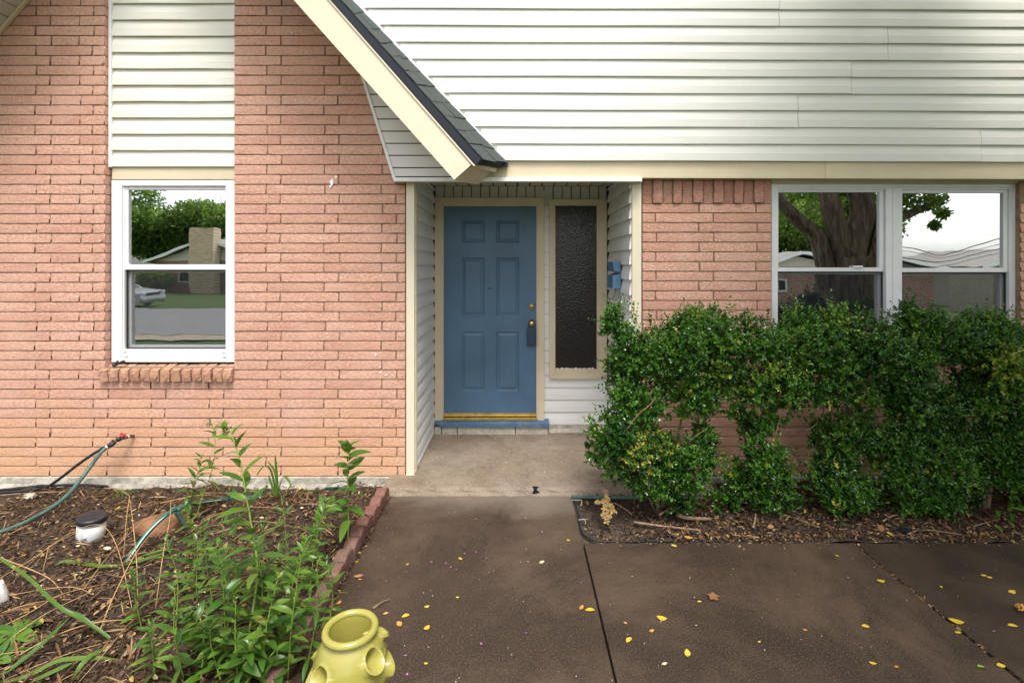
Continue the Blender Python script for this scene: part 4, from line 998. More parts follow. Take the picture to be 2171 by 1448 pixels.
MB().tube(st, 0.0034, 6, sm=8).build('stripe', 'stripe', o, True)
MB().tube([nh[0], nh[0] + (nh[0] - nh[1]).normalized() * .03], 0.014, 10).build('hose_end', 'black_plastic', o, True)
th_ = [GB(690, 1034, .012), GB(720, 1033, .012), GB(760, 1035, .006)]
o = MB().tube(th_, 0.006, 8, sm=6).build('thin_tube', 'green_hose_new', None, True); prop(o, 'short teal tube lying along the foundation by the edging blocks', 'tube')
stk = MB().tube([G(375, 1086, .15), G(392, 1112, .06), G(398, 1128, 0.0)], [0.016, 0.012, 0.006], 6); stk.tube([G(366, 1078, .165), G(384, 1080, .165)], 0.012, 6)
prop(stk.build('hose_guide_stake', 'green_hose', None), 'dark green plastic stake holding the striped hose', 'stake')

# black cleanout pipe, rock
bc = G(192, 1143, 0.0); axis = Vector((0.10, -0.02, 1)).normalized()
t = thing('cleanout_pipe', 'white pipe stub with a black cap standing in the mulch', 'pipe', bc)
rp = 0.074
MB().lathe(bc - axis * .05, axis, [(rp * 0.93, 0), (rp * .96, .10), (rp * .96, .165)], 28).build('pipe', 'white_pvc', t, True)
MB().lathe(bc + axis * .108, axis, [(rp * 1.0, 0.0), (rp * 1.0, .006), (rp * .985, .010)], 28).build('band', 'curtain', t, True)
MB().lathe(bc + axis * .116, axis, [(rp * 1.02, 0), (rp * 1.035, .004), (rp * 1.035, .022), (rp * 1.0, .029), (rp * .9, .031), (0.002, .031)], 28).build('cap', 'black_plastic', t, True)
def boulder(name, c, s, mat, label, cat, seed, rz=0.0):
    bm = bmesh.new(); bmesh.ops.create_icosphere(bm, subdivisions=4, radius=1); r = random.Random(seed); ph = [r.uniform(0, 6) for _ in range(9)]
    for v in bm.verts:
        p = v.co.copy(); d = 1 + .13 * math.sin(p.x * 3 + ph[0]) * math.cos(p.y * 2.5 + ph[1]) + .08 * math.sin(p.z * 5 + ph[2] + p.x * 3) + .035 * math.sin(p.x * 11 + ph[3]) * math.sin(p.y * 12 + p.z * 9 + ph[4])
        q_ = p * d; q_.z = min(q_.z, .72 + .1 * p.x); v.co = Matrix.Rotation(rz, 3, 'Z') @ Vector((q_.x * s[0], q_.y * s[1], q_.z * s[2]))
        v.co += Vector(c)
    me = bpy.data.meshes.new(name); bm.to_mesh(me); bm.free(); me.materials.append(MATS[mat]); me.polygons.foreach_set('use_smooth', [True] * len(me.polygons))
    return prop(link(bpy.data.objects.new(name, me)), label, cat)
boulder('garden_rock', G(342, 1118, 0.02), (0.135, 0.09, 0.095), 'rock', 'rounded brown rock half buried in the mulch under the striped hose', 'rock', 3, 0.4)
boulder('pale_stone', GB(62, 1053, 0.01), (0.05, 0.035, 0.025), 'found_conc', 'small pale stone in the mulch near the foundation', 'stone', 8)
boulder('white_stone', G(-24, 1285, 0.0), (0.075, 0.075, 0.13), 'white_pvc', 'white rounded lump at the left edge of the picture', 'stone', 12)

# red scalloped edging
edg = thing('garden_edging', 'row of red scalloped concrete edging blocks between mulch bed and walkway', 'edging', (XL - 0.05, -1.2, 0))
def scallop():
    m = MB(); n = 9; L = 0.126; V = []
    for i_ in range(n):
        t_ = i_ / (n - 1); y = (t_ - .5) * L; z = 0.052 + 0.021 * math.sin(math.pi * t_) ** 0.8
        for (x, zz) in ((-.036, -.06), (-.036, z - .006), (-.030, z), (.030, z), (.036, z - .006), (.037, -.06)): V.append((x, y, zz))
    k_ = 6; Fs = []
    for i_ in range(n - 1):
        for j in range(k_ - 1): a = i_ * k_ + j; Fs.append((a, a + 1, a + k_ + 1, a + k_))
    Fs.append(tuple(range(k_))); Fs.append(tuple((n - 1) * k_ + j for j in reversed(range(k_))))
    return mesh(V, Fs, 'edging', False, 'edging_block')
SCM = scallop()
for k in range(21):
    o = bpy.data.objects.new('edging_block', SCM); y = -0.315 - 0.13 * k
    o.location = (XL - 0.052 + random.uniform(-.004, .004) - 0.0025 * k * 0, y, random.uniform(-.004, .004) - (0.008 if k > 7 else 0)); o.rotation_euler = (R(random.uniform(-1.5, 1.5)), R(random.uniform(-2, 2)), R(random.uniform(-1.5, 1.5)))
    link(o, edg)

# strawberry jar
def jar():
    c = Vector((-0.585, -2.12, 0.0)); Hh = 0.405
    pz = [0, .02, .08, .16, .22, .27, .31, .345, .368, .38]; pr = [.080, .091, .108, .122, .126, .124, .117, .103, .086, .078]
    pockets = [(R(-124), .300, .034), (R(-30), .328, .032), (R(4), .268, .036), (R(-166), .25, .036), (R(24), .352, .018), (R(60), .27, .036), (R(120), .27, .036), (R(-78), .15, .036), (R(-20), .125, .036), (R(-125), .125, .036), (R(165), .30, .03)]
    nth, nz = 260, 170; th_ = np.linspace(0, 2 * np.pi, nth, endpoint=False); z = np.linspace(0, .38, nz)
    A, Zz = np.meshgrid(th_, z); Rr = np.interp(Zz, pz, pr)
    # smooth profile
    base = np.interp(np.linspace(0, .38, nz), pz, pr); ker = np.ones(13) / 13; bs = np.convolve(np.pad(base, 6, mode='edge'), ker, 'valid'); Rr = np.repeat(bs[:, None], nth, 1)
    for (a, zc, s_) in pockets:
        da = (A - a + np.pi) % (2 * np.pi) - np.pi; u = da * Rr / s_; v = (Zz - zc) / (s_ * 0.95)
        d = np.sqrt(u * u + v * v); low = np.clip(0.55 - 0.75 * v, 0, 1.25)
        lip = np.exp(-((d - 1.0) / 0.17) ** 2) * (0.003 + 0.013 * low) + np.exp(-((d - 1.15) / 0.42) ** 2) * (v < 0.3) * 0.008 * low
        hole = 0.052 * (1 / (1 + np.exp((d - 0.80) * 30)))
        Rr = Rr + lip - hole
    V = np.stack([c.x + Rr * np.cos(A), c.y + Rr * np.sin(A), c.z + Zz], -1).reshape(-1, 3)
    Q = [(j * nth + i_, j * nth + (i_ + 1) % nth, (j + 1) * nth + (i_ + 1) % nth, (j + 1) * nth + i_) for j in range(nz - 1) for i_ in range(nth)]
    t = thing('strawberry_jar', 'glossy yellow-green ceramic strawberry jar with open side pockets on the walkway', 'plant pot', c)
    np_obj('body', V, Q, 'glaze', t, smooth=True)
    ring = []
    for k in range(17):
        a = math.pi * 2 * k / 16; ring.append((0.083 + 0.0125 * math.cos(a), 0.391 + 0.0125 * math.sin(a)))
    m = MB(); n = 64
    for r_, h_ in ring:
        for j in range(n): a = 2 * math.pi * j / n; m.v.append(c + Vector((r_ * math.cos(a), r_ * math.sin(a), h_)))
    for i_ in range(16):
        for j in range(n): A_ = i_ * n + j; B_ = i_ * n + (j + 1) % n; m.f.append((A_, B_, B_ + n, A_ + n))
    m.build('rim', 'glaze', t, True)
    m = MB(); prf = [(0.0725, .395), (0.0695, .36), (0.067, .33), (0.066, .29), (0.062, .22), (0.05, .175), (.001, .17)]
    for r_, h_ in prf:
        for j in range(n): a = 2 * math.pi * j / n; m.v.append(c + Vector((r_ * math.cos(a), r_ * math.sin(a), h_)))
    for i_ in range(len(prf) - 1):
        for j in range(n): A_ = i_ * n + j; B_ = i_ * n + (j + 1) % n; m.f.append((A_, A_ + n, B_ + n, B_))
    m.build('inner_wall', 'glaze', t, True)
jar()

# ================================================================ PLANTS
def leaf_cloud(P, D, Nn, L, Wd, fold=0.25):
    """arrays of leaf base, direction, normal, length, width -> 6-point folded leaves"""
    D = D / np.linalg.norm(D, axis=1, keepdims=True); S = np.cross(D, Nn); S /= (np.linalg.norm(S, axis=1, keepdims=True) + 1e-9); U = np.cross(S, D)
    L = L[:, None]; Wd = Wd[:, None]; f = fold * Wd
    pts = [P, P + D * L * .3 + S * Wd * .4 + U * f * .8, P + D * L * .75 + S * Wd * .46 + U * f, P + D * L, P + D * L * .75 - S * Wd * .46 + U * f, P + D * L * .3 - S * Wd * .4 + U * f * .8]
    V = np.stack(pts, 1).reshape(-1, 3); n = len(P); b = np.arange(n)[:, None] * 6
    Q = np.concatenate([b + np.array([[0, 1, 2, 3]]), b + np.array([[0, 3, 4, 5]])], 0)
    return V, Q
def rand_dir(n):
    v = rng.normal(size=(n, 3)); return v / np.linalg.norm(v, axis=1, keepdims=True)

# hedge of box shrubs: leafy sprigs on the outside of overlapping lobes
def shrub(px_base, lobes, label, nspr, stems, yellow=None, tips=()):
    b0 = G(px_base, 1092, 0.0); nspr = int(nspr * 1.85)
    t = thing('boxwood_shrub', label, 'shrub', (b0.x, b0.y, -0.01), 'box shrubs of the hedge')
    C = []; Rd = []
    for (px, py, rx, ry, Y, ryd) in lobes:
        p = W(px, py, Y); s_ = (Y - CY) / F; C.append(p); Rd.append((rx * s_, ryd, ry * s_))
    C = np.array([tuple(c_) for c_ in C]); Rd = np.array(Rd); C2 = []; R2 = []
    for c_, r_ in zip(C, Rd):
        for q_ in range(6):
            dd_ = rand_dir(1)[0]; C2.append(c_ + dd_ * r_ * rng.uniform(.35, .72)); R2.append(r_ * rng.uniform(.34, .58, 3))
    C = np.array(C2); Rd = np.array(R2); lobe_t = rng.normal(size=len(C)) * .13
    area = (Rd[:, 0] * Rd[:, 2] + Rd[:, 0] * Rd[:, 1] + Rd[:, 1] * Rd[:, 2]); pick = rng.choice(len(C), nspr, p=area / area.sum())
    d = rand_dir(nspr); d[:, 1] = np.where(d[:, 1] > 0.35, -d[:, 1], d[:, 1])
    rr = rng.uniform(0.45, 1.0, (nspr, 1)) ** 0.6
    base = C[pick] + d * Rd[pick] * rr
    lump = np.sin(base[:, 0] * 17 + base[:, 2] * 13) * np.sin(base[:, 2] * 21 + base[:, 1] * 11 + 1.7)
    keep = (lump > -0.85) & (base[:, 2] > 0.03) & (base[:, 1] < -0.03); base = base[keep]; d = d[keep]; pick = pick[keep]
    axis = d * 0.8 + np.array([0, -0.1, 0.55]) + rng.normal(size=d.shape) * 0.35; axis /= np.linalg.norm(axis, axis=1, keepdims=True)
    ln = np.where(rng.random(len(base)) < .12, rng.uniform(0.08, 0.15, len(base)), rng.uniform(0.03, 0.075, len(base)))
    tips = list(tips)
    for _ in range(11):
        px = random.uniform(min(l[0] - l[2] * .8 for l in lobes), max(l[0] + l[2] * .8 for l in lobes))
        tops = [l[1] - l[3] * math.sqrt(1 - ((px - l[0]) / l[2]) ** 2) for l in lobes if abs(px - l[0]) < l[2]]
        if tops: tips.append((px, min(tops) - random.uniform(2, 26), random.uniform(28, 56)))
    for (px, py, hpx) in tips:   # young shoots standing above the hedge
        p = W(px, py + hpx, -0.5); base = np.vstack([base, [p]]); pick = np.append(pick, 0); axis = np.vstack([axis, [[random.uniform(-.25, .25), -.1, 1]]]); ln = np.append(ln, hpx * 3.37 / F)
    nL = 13; Ps = []; Ds = []; Ns = []; Ls = []; Ws = []; Ts = []
    ortho = np.cross(axis, rand_dir(len(base))); ortho /= np.linalg.norm(ortho, axis=1, keepdims=True); orth2 = np.cross(axis, ortho)
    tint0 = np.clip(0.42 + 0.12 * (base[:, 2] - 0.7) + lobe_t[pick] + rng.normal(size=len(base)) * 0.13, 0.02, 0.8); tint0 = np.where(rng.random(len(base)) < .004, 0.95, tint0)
    if yellow is not None:
        yc = W(yellow[0], yellow[1], yellow[3]); dd = np.sqrt((base[:, 0] - yc.x) ** 2 + (base[:, 2] - yc.z) ** 2); hit = (dd < yellow[2]) & (rng.random(len(base)) < 0.3); tint0 = np.where(hit, rng.uniform(.78, .93, len(base)), tint0)
    for k in range(nL):
        tt = (k // 2) / (nL // 2); side = 1 if k % 2 else -1; ang = (k // 2) * 1.57
        o_ = ortho * math.cos(ang) + orth2 * math.sin(ang)
        dirv = o_ * side * (1.0 - 0.45 * tt) + axis * (0.3 + 0.45 * tt) + rng.normal(size=axis.shape) * .32
        Ps.append(base + axis * (ln * (0.1 + 0.9 * tt))[:, None]); Ds.append(dirv); Ns.append(axis + rng.normal(size=axis.shape) * .35 + np.array([0, -.25, .45]))
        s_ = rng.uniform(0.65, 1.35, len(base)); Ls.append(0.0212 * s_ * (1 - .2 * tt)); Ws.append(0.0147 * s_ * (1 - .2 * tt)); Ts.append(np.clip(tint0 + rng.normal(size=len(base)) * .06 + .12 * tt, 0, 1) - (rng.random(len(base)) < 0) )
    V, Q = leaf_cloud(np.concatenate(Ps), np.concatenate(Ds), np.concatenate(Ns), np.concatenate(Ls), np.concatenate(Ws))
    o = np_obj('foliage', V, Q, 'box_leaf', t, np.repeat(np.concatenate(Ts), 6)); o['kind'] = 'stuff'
    # twigs carrying the outer sprigs (joined) and the main stems (single)
    m = MB(); idx = rng.choice(len(base), min(240, len(base)), replace=False)
    for i_ in idx:
        p = Vector(base[i_]); a = Vector(axis[i_]); m.tube([p - a * .07 + Vector((0, .03, -.03)), p, p + a * ln[i_]], [0.0022, 0.0018, 0.0009], 4, cap=False)
    o = m.build('twigs', 'twig', t); o['kind'] = 'stuff'
    for path, r0 in stems:
        pts = [W(px, py, Y) for px, py, Y in path]
        if pts[0].z < .08: pts[0].z = -0.03
        MB().tube(pts, [r0 * (1 - .7 * i_ / (len(pts) - 1)) for i_ in range(len(pts))], 7, sm=4).build('stem', 'twig', t, True)
    return t
Yh = -0.47
shrub(1395, [(1330, 745, 72, 80, Yh, .24), (1430, 735, 85, 75, Yh + .03, .26), (1340, 850, 62, 70, Yh - .05, .2), (1300, 950, 58, 70, Yh - .12, .2), (1365, 985, 80, 85, Yh - .1, .22), (1445, 1000, 62, 80, Yh - .06, .2), (1460, 845, 70, 60, Yh, .2), (1300, 690, 26, 40, Yh, .12), (1480, 690, 45, 28, Yh, .16)],
      'leftmost box shrub of the hedge, with yellowing twigs low on its front', 2300,
      [([(1395, 1095, Yh), (1390, 1000, Yh), (1350, 850, Yh), (1320, 720, Yh)], .014), ([(1400, 1095, Yh + .03), (1430, 960, Yh + .05), (1450, 840, Yh + .03), (1440, 720, Yh)], .012), ([(1392, 1095, Yh), (1330, 960, Yh - .1), (1290, 900, Yh - .15)], .009)],
      (1365, 950, .17, -.6), [(1340, 640, 45), (1377, 655, 30), (1425, 660, 34), (1468, 672, 24), (1282, 665, 22), (1400, 668, 26)])
shrub(1595, [(1545, 725, 72, 68, Yh + .02, .27), (1620, 745, 80, 72, Yh, .28), (1560, 820, 70, 55, Yh + .04, .22), (1640, 825, 62, 48, Yh, .2), (1600, 985, 52, 72, Yh - .02, .17), (1640, 1040, 62, 52, Yh - .05, .17), (1570, 1010, 34, 62, Yh, .12), (1590, 905, 24, 40, Yh + .05, .1), (1490, 930, 22, 40, Yh, .1), (1625, 900, 30, 45, Yh, .1), (1530, 1060, 26, 24, Yh, .1), (1665, 735, 52, 68, Yh, .24), (1500, 745, 50, 60, Yh, .24)],
      'box shrub in front of the wall corner, its twisted stems bare at mid height', 1700,
      [([(1595, 1095, Yh), (1588, 960, Yh + .04), (1602, 880, Yh + .05), (1570, 780, Yh + .03)], .016), ([(1600, 1095, Yh), (1615, 930, Yh + .02), (1640, 850, Yh), (1650, 760, Yh)], .013), ([(1592, 1090, Yh + .03), (1575, 900, Yh + .08), (1540, 780, Yh)], .01)],
      None, [(1549, 632, 50), (1586, 650, 36), (1512, 668, 28), (1630, 655, 40), (1668, 640, 46), (1528, 676, 20)])
shrub(1770, [(1720, 735, 78, 78, Yh, .28), (1800, 745, 72, 85, Yh - .02, .28), (1735, 825, 60, 45, Yh + .03, .2), (1800, 830, 52, 50, Yh, .18), (1775, 975, 52, 62, Yh - .02, .17), (1790, 1040, 68, 52, Yh - .06, .18), (1745, 1030, 40, 58, Yh, .14), (1765, 690, 40, 42, Yh, .16), (1800, 910, 40, 55, Yh, .13), (1745, 920, 26, 45, Yh + .05, .1), (1850, 940, 30, 60, Yh + .05, .12), (1690, 1070, 24, 20, Yh, .09), (1680, 780, 50, 60, Yh + .02, .22), (1845, 740, 45, 75, Yh, .24)],
      'box shrub below the left half of the wide window, with open twiggy middle', 1750,
      [([(1770, 1095, Yh), (1768, 940, Yh + .03), (1760, 860, Yh + .06), (1730, 770, Yh)], .017), ([(1778, 1095, Yh), (1795, 930, Yh + .05), (1800, 860, Yh + .02), (1810, 760, Yh)], .013), ([(1765, 1092, Yh + .05), (1745, 920, Yh + .06), (1750, 830, Yh + .05)], .009), ([(1782, 1090, Yh), (1830, 920, Yh + .03), (1850, 860, Yh)], .008)],
      None, [(1768, 618, 52), (1722, 640, 38), (1806, 640, 36), (1690, 655, 34), (1835, 650, 30)])
shrub(1935, [(1880, 740, 72, 78, Yh - .02, .28), (1950, 760, 80, 92, Yh - .04, .3), (1900, 850, 60, 62, Yh, .2), (1975, 870, 66, 72, Yh - .04, .22), (1940, 965, 66, 62, Yh - .06, .2), (1985, 1010, 62, 68, Yh - .09, .2), (1900, 1020, 42, 58, Yh - .03, .15), (1960, 1060, 70, 36, Yh - .1, .17), (1935, 690, 45, 42, Yh, .17), (1885, 930, 36, 60, Yh, .14), (2010, 930, 40, 60, Yh, .16)],
      'box shrub below the middle bar of the wide window, full to the ground', 2100,
      [([(1935, 1097, Yh), (1930, 960, Yh), (1900, 850, Yh), (1890, 760, Yh)], .016), ([(1942, 1097, Yh), (1965, 940, Yh), (1975, 840, Yh), (1960, 740, Yh)], .013)],
      None, [(1938, 614, 56), (1905, 640, 40), (1960, 655, 30), (1880, 655, 30), (2005, 668, 26)])
shrub(2085, [(2035, 750, 78, 82, Yh - .02, .28), (2110, 770, 80, 95, Yh - .04, .3), (2060, 860, 60, 70, Yh, .2), (2130, 880, 66, 80, Yh - .02, .22), (2095, 985, 50, 60, Yh + .04, .15), (2140, 1010, 46, 58, Yh - .02, .16), (2080, 700, 50, 40, Yh, .17), (2060, 960, 32, 42, Yh + .05, .12), (2040, 1030, 30, 45, Yh, .12), (2110, 930, 50, 50, Yh, .16)],
      'box shrub below the right half of the wide window, dark and hollow near the ground', 2000,
      [([(2085, 1095, Yh), (2080, 980, Yh + .04), (2055, 850, Yh), (2040, 760, Yh)], .017), ([(2092, 1095, Yh), (2110, 960, Yh), (2125, 850, Yh), (2120, 760, Yh)], .014), ([(2080, 1095, Yh), (2065, 960, Yh + .06), (2090, 870, Yh + .04)], .009)],
      None, [(2088, 628, 60), (2050, 652, 34), (2130, 662, 26), (2020, 668, 26)])
shrub(2235, [(2190, 760, 70, 88, Yh - .02, .28), (2265, 770, 78, 92, Yh, .28), (2220, 890, 70, 82, Yh - .03, .24), (2205, 1010, 56, 70, Yh - .05, .2), (2270, 1010, 58, 72, Yh, .2)],
      'box shrub at the right edge of the picture', 1500,
      [([(2235, 1095, Yh), (2230, 960, Yh), (2210, 850, Yh), (2200, 760, Yh)], .016)], None, [(2150, 655, 26), (2165, 650, 30)])

# bare dead twigs in the hedge
def dead_branch(name, path, r, label):
    return prop(MB().tube([W(*p) for p in path], [r * (1 - .6 * i_ / (len(path) - 1)) for i_ in range(len(path))], 6, sm=3).build(name, 'deadwood', None, True), label, 'twig')
dead_branch('dead_twig', [(1326, 915, -.75), (1352, 880, -.78), (1378, 858, -.76), (1390, 842, -.74)], .0035, 'bare tan twig sticking up in the leftmost shrub')
dead_branch('dead_twig', [(1458, 940, -.62), (1478, 922, -.66), (1500, 908, -.66)], .0035, 'pale broken twig between the two left shrubs')
dead_branch('dead_twig', [(1640, 940, -.55), (1650, 900, -.56), (1655, 890, -.56)], .006, 'upright reddish twig beside the second shrub')
dead_branch('dead_twig', [(1690, 915, -.45), (1715, 910, -.5), (1735, 895, -.5)], .004, 'thin pale twig crossing the bare brick between shrubs')

# yellow dried sprig hanging at the left end of the hedge
t = thing('dry_sprig', 'dry straw-yellow sprig hanging at the left end of the hedge bed', 'twig', G(1290, 1108, 0))
m = MB(); Ps = []; Ds = []; Ns = []
for path in ([(1283, 1038, -.62), (1288, 1062, -.66), (1286, 1085, -.70), (1285, 1106, -.72)], [(1286, 1055, -.64), (1296, 1078, -.68), (1292, 1096, -.70)], [(1284, 1058, -.65), (1272, 1062, -.68), (1264, 1065, -.7)], [(1286, 1050, -.66), (1279, 1075, -.70), (1277, 1094, -.71)], [(1290, 1065, -.66), (1300, 1080, -.68), (1305, 1084, -.68)]):
    pts = [W(*p) for p in path]; m.tube(pts, .0018, 5, sm=2)
    sp, _ = smooth_path(pts, .001, 6)
    for p in sp:
        for s_ in (-1, 1, 1, -1)[:random.choice((2, 3, 4))]: Ps.append(p + Vector((random.uniform(-.004, .004), random.uniform(-.006, .002), random.uniform(-.006, .006)))); Ds.append((s_ * random.uniform(.2, 1), random.uniform(-.7, .2), random.uniform(-1.0, .4))); Ns.append((random.uniform(-.3, .3), -1, .5))
m.build('stem', 'straw', t)
V, Q = leaf_cloud(np.array([tuple(p) for p in Ps]), np.array(Ds), np.array(Ns), rng.uniform(.012, .022, len(Ps)), rng.uniform(.009, .014, len(Ps)))
np_obj('dry_leaves', V, Q, 'litter', t, np.repeat(rng.uniform(.76, .92, len(Ps)), 6))['kind'] = 'stuff'

# litter in the two beds
def scatter(name, n, region, hfn, mat, label, lens, wids, tints, flat=0.35, lift=0.012, curl=0.3, parent=None):
    P = region(n); n = len(P); z = hfn(P[:, 0], P[:, 1]) + rng.uniform(0.0, lift, n); P3 = np.stack([P[:, 0], P[:, 1], z], 1)
    a = rng.uniform(0, 2 * np.pi, n); D = np.stack([np.cos(a), np.sin(a), rng.normal(size=n) * flat], 1); Nn = np.stack([rng.normal(size=n) * .4, rng.normal(size=n) * .4, np.ones(n)], 1)
    L = rng.uniform(*lens, n); V, Q = leaf_cloud(P3, D, Nn, L, L * rng.uniform(*wids, n), curl)
    o = np_obj(name, V, Q, mat, parent, np.repeat(tints(n), 6)); return prop(o, label, None, None, 'stuff')
regL = lambda n: np.stack([rng.uniform(-3.6, XL - 0.09, n), CY + np.exp(rng.uniform(np.log(1.75), np.log(3.83), n))], 1)
scatter('leaf_mulch', 26000, regL, bedL, 'litter', 'brown shredded bark and leaf mulch covering the left bed', (0.006, 0.036), (0.15, 0.6), lambda n: np.where(rng.random(n) < .055, rng.uniform(.7, 1, n), np.clip(rng.beta(1.1, 2.9, n), 0, .86)), 0.35, 0.025)
scatter('shredded_straw', 1500, regL, bedL, 'litter', 'pale dry shreds scattered over the left mulch bed', (0.04, 0.14), (0.04, 0.1), lambda n: rng.uniform(.35, .85, n), 0.22, 0.03)
def regR(n):
    P = np.stack([rng.uniform(XR1 + .03, 4.2, n), rng.uniform(YB + 0.012, -0.05, n)], 1); return P[(rng.random(n) < np.clip((P[:, 0] - .55) / .8, .06, 1))]
scatter('leaf_litter', 15000, regR, bedR, 'litter', 'fallen brown leaves and chips under the hedge', (0.01, 0.038), (0.3, 0.6), lambda n: np.clip(rng.beta(1.2, 2.2, n), 0, .9), 0.45, 0.025)
scatter('soil_crumbs', 2600, lambda n: np.stack([rng.uniform(XR1 + .02, 1.6, n), rng.uniform(YB + .01, -.3, n)], 1), bedR, 'litter', 'dark crumbs of soil at the open left end of the hedge bed', (0.004, 0.016), (0.5, 0.9), lambda n: np.where(rng.random(n) < .06, rng.uniform(.5, 1, n), rng.uniform(0, .22, n)), .5, .008)
scatter('bed_edge_litter', 700, lambda n: np.stack([rng.uniform(XR1 + .12, 3.3, n), YB + .02 + np.abs(rng.normal(size=n)) * .03], 1), bedR, 'litter', 'leaf bits lying over the drip line at the bed edge', (0.01, 0.034), (0.3, 0.6), lambda n: rng.uniform(.1, .9, n), .5, .03)
scatter('walkway_specks', 200, lambda n: (lambda P: P[(P[:, 1] < YB - .02) | (P[:, 0] < XR1 - .02)])(np.stack([rng.uniform(XL + .03, 3.2, n), rng.uniform(-2.0, -.3, n)], 1)), lambda x, y: np.full(len(x), 0.003), 'speck', 'tiny petals and pale crumbs sprinkled over the walkway', (0.003, 0.0075), (0.5, 0.9), lambda n: rng.random(n), 0.1, 0.001)
scatter('joint_debris', 420, lambda n: np.stack([XR2 + 0.002 + rng.normal(size=n) * .009, rng.uniform(-2.1, YB, n)], 1), lambda x, y: np.full(len(x), -0.012), 'litter', 'leaf crumbs packed in the joint between the right slabs', (0.006, 0.02), (0.3, 0.7), lambda n: rng.uniform(.1, .8, n), .4, .012)
scatter('edge_debris', 420, lambda n: np.stack([XL + 0.0 + rng.normal(size=n) * .012, rng.uniform(-2.1, -.3, n)], 1), lambda x, y: np.full(len(x), 0.001), 'litter', 'dark crumbs caught along the red edging blocks', (0.006, 0.022), (0.3, 0.7), lambda n: rng.beta(1.2, 2.5, n) * .95, .4, .01)
scatter('bed_spill', 150, lambda n: np.stack([rng.uniform(.5, 3.2, n), YB - np.abs(rng.normal(size=n)) * .03], 1), lambda x, y: np.full(len(x), 0.002), 'litter', 'bits of leaf spilling from the hedge bed onto the walkway', (0.006, 0.02), (0.3, 0.7), lambda n: rng.uniform(.2, .95, n), .3, .006)
scatter('porch_specks', 26, lambda n: np.stack([rng.uniform(XA + .05, XB - .1, n), rng.uniform(-.2, .9, n)], 1), lambda x, y: np.full(len(x), PZ + .002), 'speck', 'a few white crumbs on the porch slab', (0.004, 0.012), (0.5, 0.9), lambda n: rng.uniform(.75, .85, n), .1, .001)
petm = MB()
for (px, py) in [(1149, 1127), (820, 1120), (984, 1173), (914, 1191), (955, 1202), (966, 1206), (860, 1212), (945, 1194), (1019, 1365), (858, 1389), (862, 1430), (1117, 1342), (1009, 1170), (762, 1243), (1821, 1155), (1852, 1203), (1553, 1206), (2105, 1337), (1797, 1224), (1116, 1165)]:
    c = G(px, py, .004)
    for k in range(4):
        a = random.uniform(0, 6.3); r_ = random.uniform(.003, .0055); d = Vector((math.cos(a), math.sin(a), .25)) * r_; s_ = Vector((-d.y, d.x, .002)) * .8
        petm.add([c, c + d + s_ * .6, c + d * 1.9, c + d - s_ * .6], [(0, 1, 2, 3)])
prop(petm.build('flower_petals', 'petal', None), 'fallen purple-pink blossom petals scattered on the walkway', None, None, 'stuff')

# twigs in the right bed, black drip line, green tube
def ground_stick(px, z, r, mat, label, cat='stick', name='fallen_stick'):
    pts = [G(a, b, z) for a, b in px]
    return prop(MB().tube(pts, [r * (1 - .4 * i_ / max(1, len(pts) - 1)) for i_ in range(len(pts))], 7, sm=3).build(name, mat, None, True), label, cat)
ground_stick([(1345, 1107), (1380, 1112), (1430, 1118), (1486, 1124)], .012, .009, 'deadwood', 'long reddish stick lying in the hedge bed')
ground_stick([(1436, 1091), (1460, 1098), (1508, 1100)], .022, .016, 'deadwood', 'thick weathered piece of wood under the hedge')
ground_stick([(1302, 1065), (1330, 1082), (1340, 1091)], .025, .006, 'deadwood', 'grey twig beside the dry yellow sprig')
ground_stick([(1398, 1092), (1425, 1075), (1460, 1070)], .025, .007, 'deadwood', 'slanting twig by the leftmost shrub base')
ground_stick([(1552, 1134), (1580, 1136), (1610, 1139)], .012, .005, 'straw', 'straight straw-coloured stick at the front of the hedge bed')
ground_stick([(1597, 1118), (1601, 1100), (1602, 1088)], .03, .007, 'deadwood', 'short pale twig standing in the litter')
ground_stick([(1600, 1080), (1640, 1085), (1690, 1100), (1740, 1120)], .025, .005, 'deadwood', 'long thin branch across the litter under the second shrub')
ground_stick([(1872, 1105), (1890, 1094), (1905, 1091)], .03, .006, 'deadwood', 'bent twig in the litter under the third shrub')
ground_stick([(1925, 1132), (1952, 1123), (1990, 1126), (2040, 1133)], .015, .005, 'deadwood', 'forked thin branch near the bed edge below the fourth shrub')
ground_stick([(2050, 1120), (2090, 1108), (2120, 1100)], .02, .005, 'deadwood', 'pale twig in the litter below the fifth shrub')
ground_stick([(790, 1290), (812, 1275), (826, 1270)], .006, .007, 'twig', 'short brown stick on the walkway behind the jar')
dl_ = [G(1216, 1060, -.004), G(1226, 1090, .0), G(1230, 1115, .0), G(1238, 1133, .002), G(1254, 1143, .003), G(1275, 1147.5, .004), G(1320, 1147.5, .0), G(1400, 1146, .0), G(1500, 1146.5, -.006), G(1700, 1147, -.01), G(1900, 1147, -.006), G(2171, 1147, -.006), G(2300, 1147, -.01)]
o = MB().tube(dl_, .006, 10, sm=6).build('drip_line', 'black_rubber', None, True); prop(o, 'black drip line bent around the corner of the hedge bed', 'hose')
MB().tube([G(1212, 1060, .02), G(1232, 1060, .028), G(1233, 1068, .02), G(1230, 1074, 0)], .0035, 6, sm=3).build('staple', 'found_conc', o, True)
MB().tube([G(1226, 1102, .02), G(1240, 1101, .025), G(1241, 1110, .0)], .0035, 6, sm=3).build('staple', 'found_conc', o, True)
o = MB().tube([G(1211, 1053.5, .012), G(1280, 1054.5, .012), G(1400, 1055, .008), G(1500, 1056, .0), G(1600, 1058, -.01)], .0125, 10, sm=3).build('garden_tube', 'green_hose', None, True); prop(o, 'dark green tube along the foundation behind the shrubs', 'hose')
